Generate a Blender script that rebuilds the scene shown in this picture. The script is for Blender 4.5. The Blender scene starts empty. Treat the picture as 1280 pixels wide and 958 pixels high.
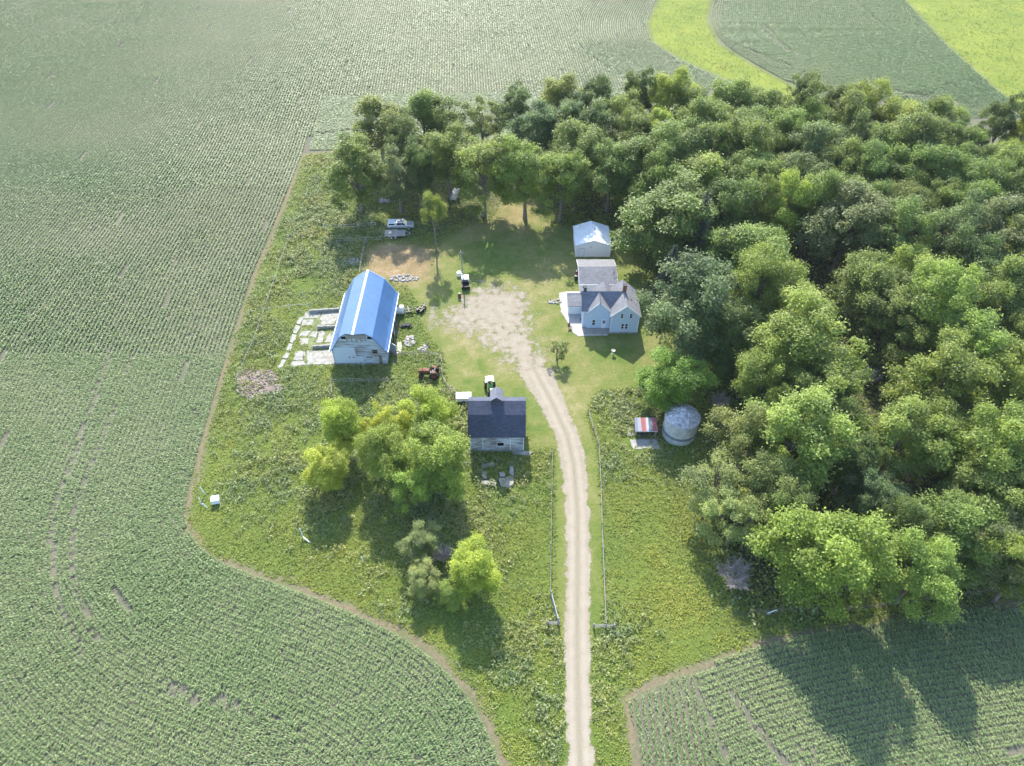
import bpy, math, random
import numpy as np
R = math.radians
rng = np.random.default_rng(7)
random.seed(7)
sc = bpy.context.scene
col = sc.collection

# ------------------------------------------------------------------ camera model
H, F = 85.0, 887.0
S = math.sqrt(.5)
def G(px, py, z=0.0):
    """point of the place at height z seen at photo pixel (px,py)"""
    k = (py - 479) / F
    D = H - z
    Y = D * (1 - k) / (1 + k)
    return np.array([(px - 640) / F * S * (Y + D), Y, z])
def depth(P): return S * (P[1] + H - P[2])
def G2(pts): return np.array([G(x, y)[:2] for x, y in pts])

cam = bpy.data.objects.new('camera', bpy.data.cameras.new('camera'))
col.objects.link(cam)
cam.location = (0, 0, H); cam.rotation_euler = (R(45), 0, 0)
cam.data.sensor_fit = 'HORIZONTAL'; cam.data.sensor_width = 36; cam.data.lens = 36 * F / 1280
cam.data.clip_start = 1; cam.data.clip_end = 6000
sc.camera = cam

# ------------------------------------------------------------------ light
SUN_EL = 40.0
SHADOW = np.array([0.10, -1.0]); SHADOW /= np.linalg.norm(SHADOW)
w = bpy.data.worlds.new('World'); sc.world = w; w.use_nodes = True
nt = w.node_tree; bg = nt.nodes['Background']
sky = nt.nodes.new('ShaderNodeTexSky'); sky.sky_type = 'NISHITA'; sky.sun_disc = False
sky.sun_elevation = R(SUN_EL); sky.sun_rotation = math.atan2(-SHADOW[0], -SHADOW[1])
sky.air_density = 1.0; sky.dust_density = .8; sky.ozone_density = 1.3
nt.links.new(sky.outputs[0], bg.inputs[0]); bg.inputs[1].default_value = 0.15
sd = bpy.data.lights.new('sun', 'SUN'); sd.energy = 3.0; sd.angle = R(.5); sd.color = (1, .94, .83)
so = bpy.data.objects.new('sun', sd); col.objects.link(so)
from mathutils import Vector
dv = Vector((SHADOW[0] * math.cos(R(SUN_EL)), SHADOW[1] * math.cos(R(SUN_EL)), -math.sin(R(SUN_EL))))
so.rotation_euler = dv.to_track_quat('-Z', 'Y').to_euler(); so.location = (0, 0, 150)
sc.view_settings.view_transform = 'Standard'; sc.view_settings.look = 'None'
sc.view_settings.exposure = 1.92; sc.view_settings.gamma = 1.0
sc.cycles.use_denoising = True; sc.cycles.denoiser = 'OPENIMAGEDENOISE'; sc.cycles.denoising_input_passes = 'RGB_ALBEDO_NORMAL'; sc.cycles.sample_clamp_indirect = 2.5; sc.cycles.max_bounces = 6; sc.cycles.diffuse_bounces = 3; sc.cycles.glossy_bounces = 2
sc.cycles.transmission_bounces = 3; sc.cycles.transparent_max_bounces = 8

# ------------------------------------------------------------------ materials
def newmat(name):
    m = bpy.data.materials.new(name); m.use_nodes = True
    return m, m.node_tree, m.node_tree.nodes['Principled BSDF']
def N(nt, t, **kw):
    n = nt.nodes.new(t)
    for k, v in kw.items():
        if k.startswith('i_'):
            key = k[2:]; n.inputs[int(key) if key.isdigit() else key.replace('_', ' ')].default_value = v
        else: setattr(n, k, v)
    return n
def c4(c): return (c[0], c[1], c[2], 1)
def noise(nt, scale, detail=4, rough=.6, vec=None, dist=0):
    n = N(nt, 'ShaderNodeTexNoise'); n.inputs['Scale'].default_value = scale
    n.inputs['Detail'].default_value = detail; n.inputs['Roughness'].default_value = rough
    n.inputs['Distortion'].default_value = dist
    if vec is None: vec = N(nt, 'ShaderNodeNewGeometry').outputs['Position']
    nt.links.new(vec, n.inputs['Vector']); return n.outputs[0]
def ramp(nt, fac, stops):
    r = N(nt, 'ShaderNodeValToRGB'); e = r.color_ramp.elements
    while len(e) < len(stops): e.new(.5)
    for q, (p, c) in zip(e, stops): q.position = p; q.color = c4(c) if len(c) == 3 else c
    nt.links.new(fac, r.inputs[0]); return r.outputs[0]
def mix(nt, fac, a, b, mode='MIX'):
    m = N(nt, 'ShaderNodeMix', data_type='RGBA', blend_type=mode)
    for v, s in ((fac, 0), (a, 6), (b, 7)):
        if isinstance(v, (int, float)): m.inputs[s].default_value = v
        elif isinstance(v, tuple): m.inputs[s].default_value = c4(v)
        else: nt.links.new(v, m.inputs[s])
    return m.outputs[2]
def math_(nt, op, a, b=None, clamp=False):
    m = N(nt, 'ShaderNodeMath', operation=op, use_clamp=clamp)
    for v, s in ((a, 0), (b, 1)):
        if v is None: continue
        if isinstance(v, (int, float)): m.inputs[s].default_value = v
        else: nt.links.new(v, m.inputs[s])
    return m.outputs[0]
def attr(nt, name): return N(nt, 'ShaderNodeAttribute', attribute_name=name).outputs['Fac']
def bump(nt, bsdf, h, strength=.4, dist=.05):
    b = N(nt, 'ShaderNodeBump'); b.inputs['Strength'].default_value = strength; b.inputs['Distance'].default_value = dist
    nt.links.new(h, b.inputs['Height']); nt.links.new(b.outputs[0], bsdf.inputs['Normal'])

def plain(name, c, rough=.7, metal=0., var=.18, scale=3., spec=.4, bmp=0.):
    m, nt, b = newmat(name)
    n = noise(nt, scale, 5)
    lo = tuple(x * (1 - var) for x in c); hi = tuple(min(1, x * (1 + var)) for x in c)
    nt.links.new(ramp(nt, n, [(.3, lo), (.7, hi)]), b.inputs['Base Color'])
    b.inputs['Roughness'].default_value = rough; b.inputs['Metallic'].default_value = metal
    b.inputs['Specular IOR Level'].default_value = spec
    if bmp: bump(nt, b, noise(nt, scale * 6, 4), bmp, .03)
    return m

def leafmat(name, c0, c1, trans=.35, rough=.5, objcol=False, spec=.35, patch=None):
    """leaf colour from a per-leaf tint attribute; obj.color tints whole plants when objcol"""
    m, nt, b = newmat(name)
    t = attr(nt, 'tint')
    cl = ramp(nt, t, [(0, c0), (1, c1)])
    if patch: cl = mix(nt, ramp(nt, noise(nt, patch[0], 3), [(.38, (0, 0, 0)), (.62, (1, 1, 1))]), cl, mix(nt, 1., cl, patch[1], 'MULTIPLY'))
    if objcol:
        oi = N(nt, 'ShaderNodeObjectInfo')
        cl = mix(nt, 1., cl, oi.outputs['Color'], 'MULTIPLY')
    nt.links.new(cl, b.inputs['Base Color'])
    b.inputs['Roughness'].default_value = rough; b.inputs['Specular IOR Level'].default_value = spec
    tr = N(nt, 'ShaderNodeBsdfTranslucent'); nt.links.new(mix(nt, 1., cl, (1.15, 1.1, .6), 'MULTIPLY'), tr.inputs[0])
    ms = N(nt, 'ShaderNodeMixShader'); ms.inputs[0].default_value = trans
    nt.links.new(b.outputs[0], ms.inputs[1]); nt.links.new(tr.outputs[0], ms.inputs[2])
    nt.links.new(ms.outputs[0], nt.nodes['Material Output'].inputs[0])
    return m

M = {}
M['leaf'] = leafmat('tree_leaves', (.8, .88, .85), (2.2, 2.1, 1.9), .54, .5, True, spec=.35)
M['needle'] = leafmat('spruce_needles', (.035, .055, .032), (.09, .11, .065), .1, .6)
M['corn'] = leafmat('corn_leaves', (.115, .185, .06), (.225, .285, .115), .28, .5, patch=(.018, (1.06, 1.0, 1.06)), spec=.3)
M['corn_far'] = leafmat('crop_leaves', (.12, .195, .07), (.225, .29, .115), .25, .55, patch=(.02, (1.08, 1.0, .96)), spec=.3)
M['grass'] = leafmat('meadow_blades', (.115, .19, .026), (.25, .318, .06), .42, .5, patch=(.07, (1.3, 1.05, .9)))
M['weed'] = leafmat('weed_leaves', (.11, .17, .068), (.26, .305, .13), .36, .5, patch=(.12, (1.25, 1.04, .75)))
M['bark'] = plain('bark', (.13, .11, .09), .9, var=.4, scale=2, bmp=.5)
M['palebark'] = plain('pale_bark', (.3, .28, .25), .9, var=.3, scale=2)
M['twig'] = plain('dead_twigs', (.26, .23, .22), .9, var=.25, scale=2)
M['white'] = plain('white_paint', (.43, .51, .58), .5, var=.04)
M['trim'] = plain('white_trim', (.58, .61, .64), .5, var=.03)
M['concrete'] = plain('old_concrete', (.25, .24, .21), .9, var=.3, scale=1.2, bmp=.3)
M['concrete_dark'] = plain('weathered_concrete_wall', (.24, .235, .22), .9, var=.35, scale=1.5, bmp=.3)
M['lot'] = plain('overgrown_concrete', (.12, .145, .055), .95, var=.5, scale=.9, bmp=.3)
M['patio'] = plain('patio_concrete', (.34, .315, .29), .9, var=.15, scale=1.5, bmp=.2)
M['glass'] = plain('dark_window', (.02, .025, .03), .12, var=.1, spec=.6)
M['void'] = plain('dark_opening', (.01, .01, .01), 1., spec=0.)
M['rubber'] = plain('rubber', (.02, .02, .02), .8)
M['rim'] = plain('wheel_metal', (.55, .55, .55), .4, .6)
M['wood'] = plain('weathered_wood', (.25, .23, .205), .9, var=.35, scale=4)
M['darkwood'] = plain('dark_wood', (.15, .12, .1), .9, var=.3, scale=4)
M['rust'] = plain('rusty_metal', (.15, .066, .038), .8, .2, var=.4, scale=3)
M['redrust'] = plain('dull_red_paint', (.19, .05, .04), .7, .1, var=.4, scale=3)
M['brick'] = plain('chimney_brick', (.2, .075, .05), .9, var=.35, scale=6)
M['soot'] = plain('dark_flue', (.06, .05, .05), .9, var=.3, scale=6)
M['silver'] = plain('silver_car_paint', (.5, .52, .55), .28, .55, var=.03)
M['black'] = plain('black_metal', (.02, .02, .022), .5, .2)
M['green'] = plain('green_tractor_paint', (.05, .2, .05), .4, var=.08)
M['yellow'] = plain('yellow_wheel', (.6, .45, .03), .5)
M['grey'] = plain('grey_metal', (.34, .35, .36), .5, .5, var=.2)
M['stone'] = plain('field_stone', (.22, .17, .14), .9, var=.35, scale=.9, bmp=.4)
M['palestone'] = plain('pale_rubble', (.3, .28, .25), .9, var=.25, scale=1.2, bmp=.4)
M['seat'] = plain('grey_vinyl', (.12, .12, .12), .7)
M['tank'] = plain('white_tank_plastic', (.72, .71, .67), .4, var=.08, scale=2)

def boards(name, c, dark, axis='Z', pitch=.2, wear=.5, rough=.75, wearscale=(.6, .6, 7)):
    """painted siding with worn streaks along the boards"""
    m, nt, b = newmat(name)
    pos = N(nt, 'ShaderNodeNewGeometry').outputs['Position']
    mp = N(nt, 'ShaderNodeMapping'); mp.inputs['Scale'].default_value = wearscale; nt.links.new(pos, mp.inputs[0])
    n1 = noise(nt, 1.0, 6, .7, mp.outputs[0]); n2 = noise(nt, .35, 2, .5)
    v = math_(nt, 'ADD', math_(nt, 'MULTIPLY', n1, .75), math_(nt, 'MULTIPLY', n2, .35))
    cl = ramp(nt, v, [(wear, c), (wear + .07, tuple(.5 * (a + d) for a, d in zip(c, dark))), (wear + .14, dark)])
    sp = N(nt, 'ShaderNodeSeparateXYZ'); nt.links.new(pos, sp.inputs[0])
    fr = math_(nt, 'FRACT', math_(nt, 'DIVIDE', sp.outputs[axis], pitch))
    gap = math_(nt, 'LESS_THAN', fr, .1)
    cl = mix(nt, math_(nt, 'MULTIPLY', gap, .45), cl, dark)
    nt.links.new(cl, b.inputs['Base Color']); b.inputs['Roughness'].default_value = rough
    bump(nt, b, fr, .25, .02)
    return m
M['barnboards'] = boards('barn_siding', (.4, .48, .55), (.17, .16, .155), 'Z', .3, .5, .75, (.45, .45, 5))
M['cribboards'] = boards('crib_siding', (.42, .47, .52), (.14, .13, .125), 'Z', .3, .5, .75, (.6, .6, 5))
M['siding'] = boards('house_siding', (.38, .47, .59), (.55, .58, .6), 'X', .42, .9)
M['garagesiding'] = boards('garage_siding', (.56, .56, .56), (.55, .55, .52), 'X', .3, .85)

def shingle(name, c, var=.3):
    m, nt, b = newmat(name)
    pos = N(nt, 'ShaderNodeNewGeometry').outputs['Position']
    mp = N(nt, 'ShaderNodeMapping'); mp.inputs['Scale'].default_value = (1, 2.4, 2.4); nt.links.new(pos, mp.inputs[0])
    v = N(nt, 'ShaderNodeTexVoronoi'); v.inputs['Scale'].default_value = 2.6; nt.links.new(mp.outputs[0], v.inputs['Vector'])
    bw = N(nt, 'ShaderNodeRGBToBW'); nt.links.new(v.outputs['Color'], bw.inputs[0])
    a = math_(nt, 'ADD', math_(nt, 'MULTIPLY', bw.outputs[0], .5), math_(nt, 'MULTIPLY', noise(nt, .6, 5), .6))
    nt.links.new(ramp(nt, a, [(.25, tuple(x * (1 - var) for x in c)), (.85, tuple(x * (1 + var) for x in c))]), b.inputs['Base Color'])
    b.inputs['Roughness'].default_value = .85
    bump(nt, b, bw.outputs[0], .35, .03)
    return m
M['shingle'] = shingle('grey_shingles', (.135, .137, .15))
M['shingle_dark'] = shingle('slate_grey_shingles', (.115, .123, .15), .3)
M['shingle_navy'] = shingle('charcoal_shingles', (.042, .05, .078), .4)
def metalroof(name, c, axis, pitch, rough=.35, metal=.0, spec=.5, var=.08):
    m, nt, b = newmat(name)
    pos = N(nt, 'ShaderNodeNewGeometry').outputs['Position']
    sp = N(nt, 'ShaderNodeSeparateXYZ'); nt.links.new(pos, sp.inputs[0])
    fr = math_(nt, 'FRACT', math_(nt, 'DIVIDE', sp.outputs[axis], pitch))
    rib = math_(nt, 'LESS_THAN', fr, .16)
    n = noise(nt, .7, 4)
    cl = ramp(nt, n, [(.3, tuple(x * (1 - var) for x in c)), (.7, tuple(min(1, x * (1 + var)) for x in c))])
    cl = mix(nt, math_(nt, 'MULTIPLY', rib, .2), cl, tuple(min(1, x * 1.25) for x in c))
    nt.links.new(cl, b.inputs['Base Color']); b.inputs['Roughness'].default_value = rough; b.inputs['Metallic'].default_value = metal
    b.inputs['Specular IOR Level'].default_value = spec
    bump(nt, b, rib, .3, .03)
    return m
M['blue'] = metalroof('blue_metal_roof', (.04, .115, .265), 'Y', .3, .36, 0, 1.0, .16)
M['whiteroof'] = metalroof('white_metal_roof', (.66, .7, .74), 'Y', .3, .25, .1, .6, .12)
M['galv'] = None
def galv(name, c, pitch, axis='Z'):
    m, nt, b = newmat(name)
    pos = N(nt, 'ShaderNodeNewGeometry').outputs['Position']
    sp = N(nt, 'ShaderNodeSeparateXYZ'); nt.links.new(pos, sp.inputs[0])
    wv = math_(nt, 'SINE', math_(nt, 'MULTIPLY', sp.outputs[axis], 6.283 / pitch))
    cl = ramp(nt, noise(nt, 1.4, 6, .7), [(.3, tuple(x * .6 for x in c)), (.55, c), (.8, tuple(min(1, x * 1.25) for x in c))])
    nt.links.new(cl, b.inputs['Base Color']); b.inputs['Roughness'].default_value = .5; b.inputs['Metallic'].default_value = .15
    bump(nt, b, wv, .3, .04)
    return m
M['galv'] = galv('galvanised_steel', (.46, .49, .5), .12)
M['galvdark'] = galv('tarnished_steel_band', (.15, .175, .23), .12)
M['galvroof'] = plain('galvanised_roof', (.33, .33, .345), .42, .35, var=.55, scale=2.2)
def stripes():
    m, nt, b = newmat('striped_tin_roof')
    sp = N(nt, 'ShaderNodeSeparateXYZ'); nt.links.new(N(nt, 'ShaderNodeTexCoord').outputs['Object'], sp.inputs[0])
    f = math_(nt, 'ADD', math_(nt, 'DIVIDE', sp.outputs['X'], 3.5), .5)
    cl = ramp(nt, f, [(0, (.2, .23, .28)), (.12, (.34, .35, .38)), (.27, (.36, .09, .08)), (.44, (.45, .16, .14)), (.5, (.5, .5, .52)), (.6, (.1, .13, .17)), (.76, (.24, .05, .06))])
    nt.nodes[-1].color_ramp.interpolation = 'CONSTANT'
    for n in nt.nodes:
        if n.type == 'VALTORGB': n.color_ramp.interpolation = 'CONSTANT'
    cl = mix(nt, math_(nt, 'MULTIPLY', noise(nt, 3, 5), .35), cl, (.3, .26, .24))
    nt.links.new(cl, b.inputs['Base Color']); b.inputs['Roughness'].default_value = .5; b.inputs['Metallic'].default_value = .2
    return m
M['stripes'] = stripes()

# ------------------------------------------------------------------ mesh helpers
def tag(o, label=None, cat=None, group=None, kind=None):
    if label: o['label'] = label
    if cat: o['category'] = cat
    if group: o['group'] = group
    if kind: o['kind'] = kind
    return o
ORIGIN = {}
def empty(name, loc, label, cat, group=None, rz=0.):
    o = bpy.data.objects.new(name, None); col.objects.link(o); o.location = loc; o.rotation_euler = (0, 0, rz)
    o.empty_display_size = .5
    ORIGIN[o.name] = np.array(loc, float)
    return tag(o, label, cat, group)
def rootloc(o):
    while o.parent: o = o.parent
    return ORIGIN.get(o.name, np.zeros(3))
class MB:
    def __init__(s): s.v = []; s.f = []
    def add(s, pts, faces):
        n = len(s.v); s.v += [tuple(map(float, p)) for p in pts]; s.f += [tuple(n + i for i in f) for f in faces]; return s
    def box(s, x0, y0, z0, x1, y1, z1):
        return s.add([(x0,y0,z0),(x1,y0,z0),(x1,y1,z0),(x0,y1,z0),(x0,y0,z1),(x1,y0,z1),(x1,y1,z1),(x0,y1,z1)],
                     [(3,2,1,0),(4,5,6,7),(0,1,5,4),(1,2,6,5),(2,3,7,6),(3,0,4,7)])
    def cbox(s, c, d, rz=0., bev=0):
        x, y, z = c; a, b, h = (q / 2 for q in d); cs, sn = math.cos(rz), math.sin(rz)
        P = [(i*a, j*b, k*h) for k in (-1, 1) for i, j in ((-1,-1),(1,-1),(1,1),(-1,1))]
        return s.add([(x + p*cs - q*sn, y + p*sn + q*cs, z + r) for p, q, r in P],
                     [(3,2,1,0),(4,5,6,7),(0,1,5,4),(1,2,6,5),(2,3,7,6),(3,0,4,7)])
    def slab(s, q, t):
        q = [np.array(p, float) for p in q]; n = np.cross(q[1]-q[0], q[2]-q[1]); n /= np.linalg.norm(n)
        if n[2] < 0: q = q[::-1]; n = -n
        k = len(q); low = [p - n*t for p in q]
        return s.add(q + low, [tuple(range(k)), tuple(range(2*k-1, k-1, -1))] + [(i, k+i, k+(i+1) % k, (i+1) % k) for i in range(k)])
    def prism(s, prof, a0, a1, axis='Y'):
        """profile of (h, z) pairs swept along X or Y"""
        k = len(prof)
        mk = (lambda h, z, a: (h, a, z)) if axis == 'Y' else (lambda h, z, a: (a, h, z))
        P = [mk(h, z, a0) for h, z in prof] + [mk(h, z, a1) for h, z in prof]
        return s.add(P, [tuple(range(k)), tuple(range(2*k-1, k-1, -1))] + [(i, k+i, k+(i+1) % k, (i+1) % k) for i in range(k)])
    def flat(s, poly, z0, z1):
        k = len(poly); P = [(x, y, z1) for x, y in poly] + [(x, y, z0) for x, y in poly]
        return s.add(P, [tuple(range(k)), tuple(range(2*k-1, k-1, -1))] + [(i, k+i, k+(i+1) % k, (i+1) % k) for i in range(k)])
    def tube(s, p0, p1, r0, r1=None, n=8):
        p0, p1 = np.array(p0, float), np.array(p1, float); r1 = r0 if r1 is None else r1
        d = p1 - p0; d /= np.linalg.norm(d) + 1e-9
        a = np.cross(d, (0, 0, 1) if abs(d[2]) < .9 else (1, 0, 0)); a /= np.linalg.norm(a); b = np.cross(d, a)
        P = []
        for p, r in ((p0, r0), (p1, r1)):
            P += [p + r*(math.cos(t)*a + math.sin(t)*b) for t in (2*math.pi*i/n for i in range(n))]
        return s.add(P, [(i, (i+1) % n, n+(i+1) % n, n+i) for i in range(n)] + [tuple(range(n-1, -1, -1)), tuple(range(n, 2*n))])
    def lathe(s, c, prof, n=24):
        P = []; k = len(prof)
        for r, z in prof: P += [(c[0]+r*math.cos(2*math.pi*i/n), c[1]+r*math.sin(2*math.pi*i/n), c[2]+z) for i in range(n)]
        Fs = [(j*n+i, j*n+(i+1) % n, (j+1)*n+(i+1) % n, (j+1)*n+i) for j in range(k-1) for i in range(n)]
        Fs += [tuple(range(n-1, -1, -1)), tuple(range((k-1)*n, k*n))]
        return s.add(P, Fs)
    def rock(s, c, r, rnd, flat=.7):
        n1, n2 = 7, 4; P = [(c[0], c[1], c[2]-r*flat)]
        for j in range(1, n2):
            for i in range(n1):
                t, p = 2*math.pi*(i+.5*j)/n1, math.pi*j/n2; q = r*rnd.uniform(.72, 1.2)
                P.append((c[0]+q*math.sin(p)*math.cos(t), c[1]+q*math.sin(p)*math.sin(t), c[2]-q*flat*math.cos(p)))
        P.append((c[0], c[1], c[2]+r*flat)); L = len(P)-1
        Fs = [(0, 1+(i+1) % n1, 1+i) for i in range(n1)]
        for j in range(n2-2): Fs += [(1+j*n1+i, 1+j*n1+(i+1) % n1, 1+(j+1)*n1+(i+1) % n1, 1+(j+1)*n1+i) for i in range(n1)]
        Fs += [(L, 1+(n2-2)*n1+i, 1+(n2-2)*n1+(i+1) % n1) for i in range(n1)]
        return s.add(P, Fs)
    def build(s, name, mat, parent=None, local=False, smooth=False, bevel=0.):
        off = np.zeros(3) if (local or parent is None) else rootloc(parent)
        me = bpy.data.meshes.new(name)
        me.from_pydata([tuple(np.array(p) - off) for p in s.v], [], s.f); me.materials.append(mat)
        if smooth:
            for p in me.polygons: p.use_smooth = True
        o = bpy.data.objects.new(name, me); col.objects.link(o)
        if parent: o.parent = parent
        if bevel:
            b = o.modifiers.new('bevel', 'BEVEL'); b.width = bevel; b.segments = 2; b.limit_method = 'ANGLE'
        return o

def np_mesh(name, V, Fq, tint=None, mat=None, attrs=None, link=True, smooth=False):
    V = np.ascontiguousarray(V, np.float32).reshape(-1, 3); Fq = np.ascontiguousarray(Fq, np.int32)
    me = bpy.data.meshes.new(name); n, k = Fq.shape
    me.vertices.add(len(V)); me.vertices.foreach_set('co', V.ravel())
    me.loops.add(n * k); me.loops.foreach_set('vertex_index', Fq.ravel())
    me.polygons.add(n); me.polygons.foreach_set('loop_start', np.arange(0, n*k, k, dtype=np.int32))
    if tint is not None:
        a = me.attributes.new('tint', 'FLOAT', 'FACE'); a.data.foreach_set('value', np.ascontiguousarray(tint, np.float32))
    for q, d in (attrs or {}).items():
        a = me.attributes.new(q, 'FLOAT', 'POINT'); a.data.foreach_set('value', np.ascontiguousarray(d, np.float32))
    me.update(calc_edges=True)
    if smooth: me.polygons.foreach_set('use_smooth', np.ones(n, bool))
    if mat: me.materials.append(mat)
    if not link: return me
    o = bpy.data.objects.new(name, me); col.objects.link(o); return o

# ------------------------------------------------------------------ plane geometry helpers (numpy)
def inpoly(P, poly):
    x, y = P[:, 0], P[:, 1]; r = np.zeros(len(P), bool); j = len(poly) - 1
    for i in range(len(poly)):
        xi, yi = poly[i]; xj, yj = poly[j]
        c = ((yi > y) != (yj > y)) & (x < (xj - xi) * (y - yi) / (yj - yi + 1e-12) + xi)
        r ^= c; j = i
    return r
def dist_poly(P, pts, closed=True):
    d = np.full(len(P), 1e9); n = len(pts)
    for i in range(n if closed else n - 1):
        a = np.array(pts[i]); b = np.array(pts[(i + 1) % n]); ab = b - a
        t = np.clip(((P - a) @ ab) / (ab @ ab + 1e-12), 0, 1)
        d = np.minimum(d, np.linalg.norm(P - a - t[:, None] * ab, axis=1))
    return d
def sdf(P, poly):
    d = dist_poly(P, poly); return np.where(inpoly(P, poly), d, -d)
def soft(s, wd): return np.clip(s / wd * .5 + .5, 0, 1)
def vnoise(P, scale, seed=0):
    q = P / scale; i = np.floor(q).astype(np.int64); f = q - i; f = f * f * (3 - 2 * f)
    def h(a, b):
        n = (a * 374761393 + b * 668265263 + seed * 1442695041) & 0x7fffffff
        n = ((n ^ (n >> 13)) * 1274126177) & 0x7fffffff
        return ((n ^ (n >> 16)) & 0xffff) / 65535.
    x, y = i[:, 0], i[:, 1]
    a, b, c, d = h(x, y), h(x+1, y), h(x, y+1), h(x+1, y+1)
    return (a*(1-f[:, 0])+b*f[:, 0])*(1-f[:, 1]) + (c*(1-f[:, 0])+d*f[:, 0])*f[:, 1]
def fbm(P, scale, seed=0): return .5*vnoise(P, scale, seed) + .3*vnoise(P, scale*.45, seed+1) + .2*vnoise(P, scale*.2, seed+2)
def resample(pts, step):
    pts = np.array(pts, float); L = np.r_[0, np.cumsum(np.linalg.norm(np.diff(pts, axis=0), axis=1))]
    s = np.arange(0, L[-1], step); return np.c_[np.interp(s, L, pts[:, 0]), np.interp(s, L, pts[:, 1])]
def smooth(pts, sig, step=.5):
    p = resample(pts, step); n = int(sig * 3 / step); k = np.exp(-.5*(np.arange(-n, n+1)*step/sig)**2); k /= k.sum()
    d0 = p[0] - p[1]; d1 = p[-1] - p[-2]
    e = np.r_[[p[0] + d0*i for i in range(n, 0, -1)], p, [p[-1] + d1*i for i in range(1, n+1)]]
    return np.c_[np.convolve(e[:, 0], k, 'valid'), np.convolve(e[:, 1], k, 'valid')]
def inview(P, m=1.15):
    D = S * (P[:, 1] + H); u = P[:, 0] / D; k = (H - P[:, 1]) / (P[:, 1] + H)
    return (np.abs(u) < .7215 * m) & (k > -.57) & (k < .60)

# ------------------------------------------------------------------ the plan of the place
west = G2([(380,193),(350,270),(318,345),(290,430),(262,525),(243,595),(232,640),(235,662),(250,684),(275,701),(325,719),(380,738),(440,762),(500,790),(540,815),(562,836),(590,868),(612,905),(628,945),(640,990)])
dirw = np.array([-.058, 1.]); dirw /= np.linalg.norm(dirw)
west_ext = np.r_[[west[0] + dirw * 190], west, [[2.5, 2.], [3., -15.]]]
west_s = smooth(west_ext, 3.)
south_e = G2([(785,872),(820,850),(862,838),(905,820),(985,797),(1100,778),(1290,752)])
farm = np.r_[west, G2([(797,990),(790,930),(782,872),(820,850),(862,838),(905,820),(985,797),(1100,778),(1290,752),(1420,738)]), [[150, 120], [150, 166], [118, 166], [60, 171], [20, 174], [-20, 172]], G2([(430,188)])]
ww_l = G2([(840,-90),(822,0),(809,28),(814,52),(850,75),(900,97),(960,122),(1010,140)])
ww_r = G2([(905,-90),(890,0),(885,25),(900,55),(940,80),(985,104),(1020,124),(1050,140)])
waterway = np.r_[ww_l, ww_r[::-1]]
corner_grass = G2([(1085,-80),(1130,0),(1180,55),(1230,100),(1262,128),(1330,165),(1500,165),(1500,-80)])
lawn = G2([(505,352),(540,330),(548,306),(580,284),(612,276),(628,250),(668,252),(682,276),(712,285),(760,300),(800,330),(830,420),(838,460),(800,484),(752,488),(738,500),(735,520),(746,560),(753,640),(754,740),(748,800),(700,800),(694,740),(692,562),(660,560),(656,505),(580,495),(560,480),(552,440),(528,410),(520,380)])
straw = G2([(456,312),(480,302),(520,304),(545,310),(538,350),(500,356),(455,345)])
northfloor = G2([(490,240),(600,215),(760,215),(790,320),(765,300),(712,285),(682,276),(640,262),(612,276),(580,284),(545,300),(500,290)])
straw2 = G2([(618,250),(640,238),(664,248),(660,272),(640,280),(622,272)])
wood = G2([(775,195),(815,330),(822,430),(880,470),(890,560),(850,600),(890,700),(930,780),(1000,780),(1290,745),(1400,735),(1400,150),(1180,190),(1000,180)])
drive_c = G2([(727,985),(725,950),(723,900),(721.5,800),(722,720),(722,640),(717,580),(709,545),(691,505),(668,462),(645,430),(625,402),(612,378),(607,365)])
drive_w = np.array([1.45,1.45,1.45,1.5,1.6,1.75,1.9,1.9,2.1,2.6,3.4,5.2,5.0,2.5])
yard = G2([(560,400),(585,372),(612,362),(650,365),(662,385),(655,420),(640,440),(610,418),(580,414),(548,402),(545,390)])

# ------------------------------------------------------------------ ground: one sheet
xs = np.r_[-4000, -1200, -500, np.linspace(-215, 215, 620), 500, 1200, 4000]
ys = np.r_[-3000, -600, -100, np.linspace(10, 330, 470), 500, 1200, 5000]
gx, gy = np.meshgrid(xs, ys); GP = np.c_[gx.ravel(), gy.ravel()]
wob = (fbm(GP, 6, 3) - .5) * 1.6
s_farm = sdf(GP, farm)
s_ww = sdf(GP, waterway); s_cg = sdf(GP, corner_grass)
m_soil = np.minimum(np.minimum(soft(-s_farm + wob*.5, 1.2), soft(-s_ww, 1.5)), soft(-s_cg, 2))
far = (np.abs(GP[:, 0]) > 216) | (GP[:, 1] < 9) | (GP[:, 1] > 331)
m_edge = np.exp(-((s_farm - .2 + wob*1.1) / .42)**2) * (.6 + .8*fbm(GP, 9, 12))
m_lawn = soft(sdf(GP, lawn) + wob*.7, 1.6)
m_straw = np.maximum(soft(sdf(GP, straw) + wob*1.2, 2.2), .6*soft(sdf(GP, straw2) + wob*1.5, 4))
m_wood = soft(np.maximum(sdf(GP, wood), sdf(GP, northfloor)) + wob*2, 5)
m_lush = np.maximum(soft(s_ww, 1.5), soft(s_cg, 2))
gz = np.zeros(len(GP))
V = np.c_[GP, gz]; nx, ny = len(xs), len(ys)
idx = np.arange(nx*ny).reshape(ny, nx)
Fq = np.c_[idx[:-1, :-1].ravel(), idx[:-1, 1:].ravel(), idx[1:, 1:].ravel(), idx[1:, :-1].ravel()]
m, nt, b = newmat('ground_cover')
n_big, n_mid, n_fine = noise(nt, .07, 4), noise(nt, .33, 7, .78), noise(nt, 2.6, 6, .75)
meadow = mix(nt, ramp(nt, n_big, [(.35, (0,0,0)), (.65, (1,1,1))]), (.085, .125, .02), (.145, .175, .034))
meadow = mix(nt, ramp(nt, n_fine, [(.35, (0,0,0)), (.75, (1,1,1))]), meadow, (.05, .08, .018))
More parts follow.
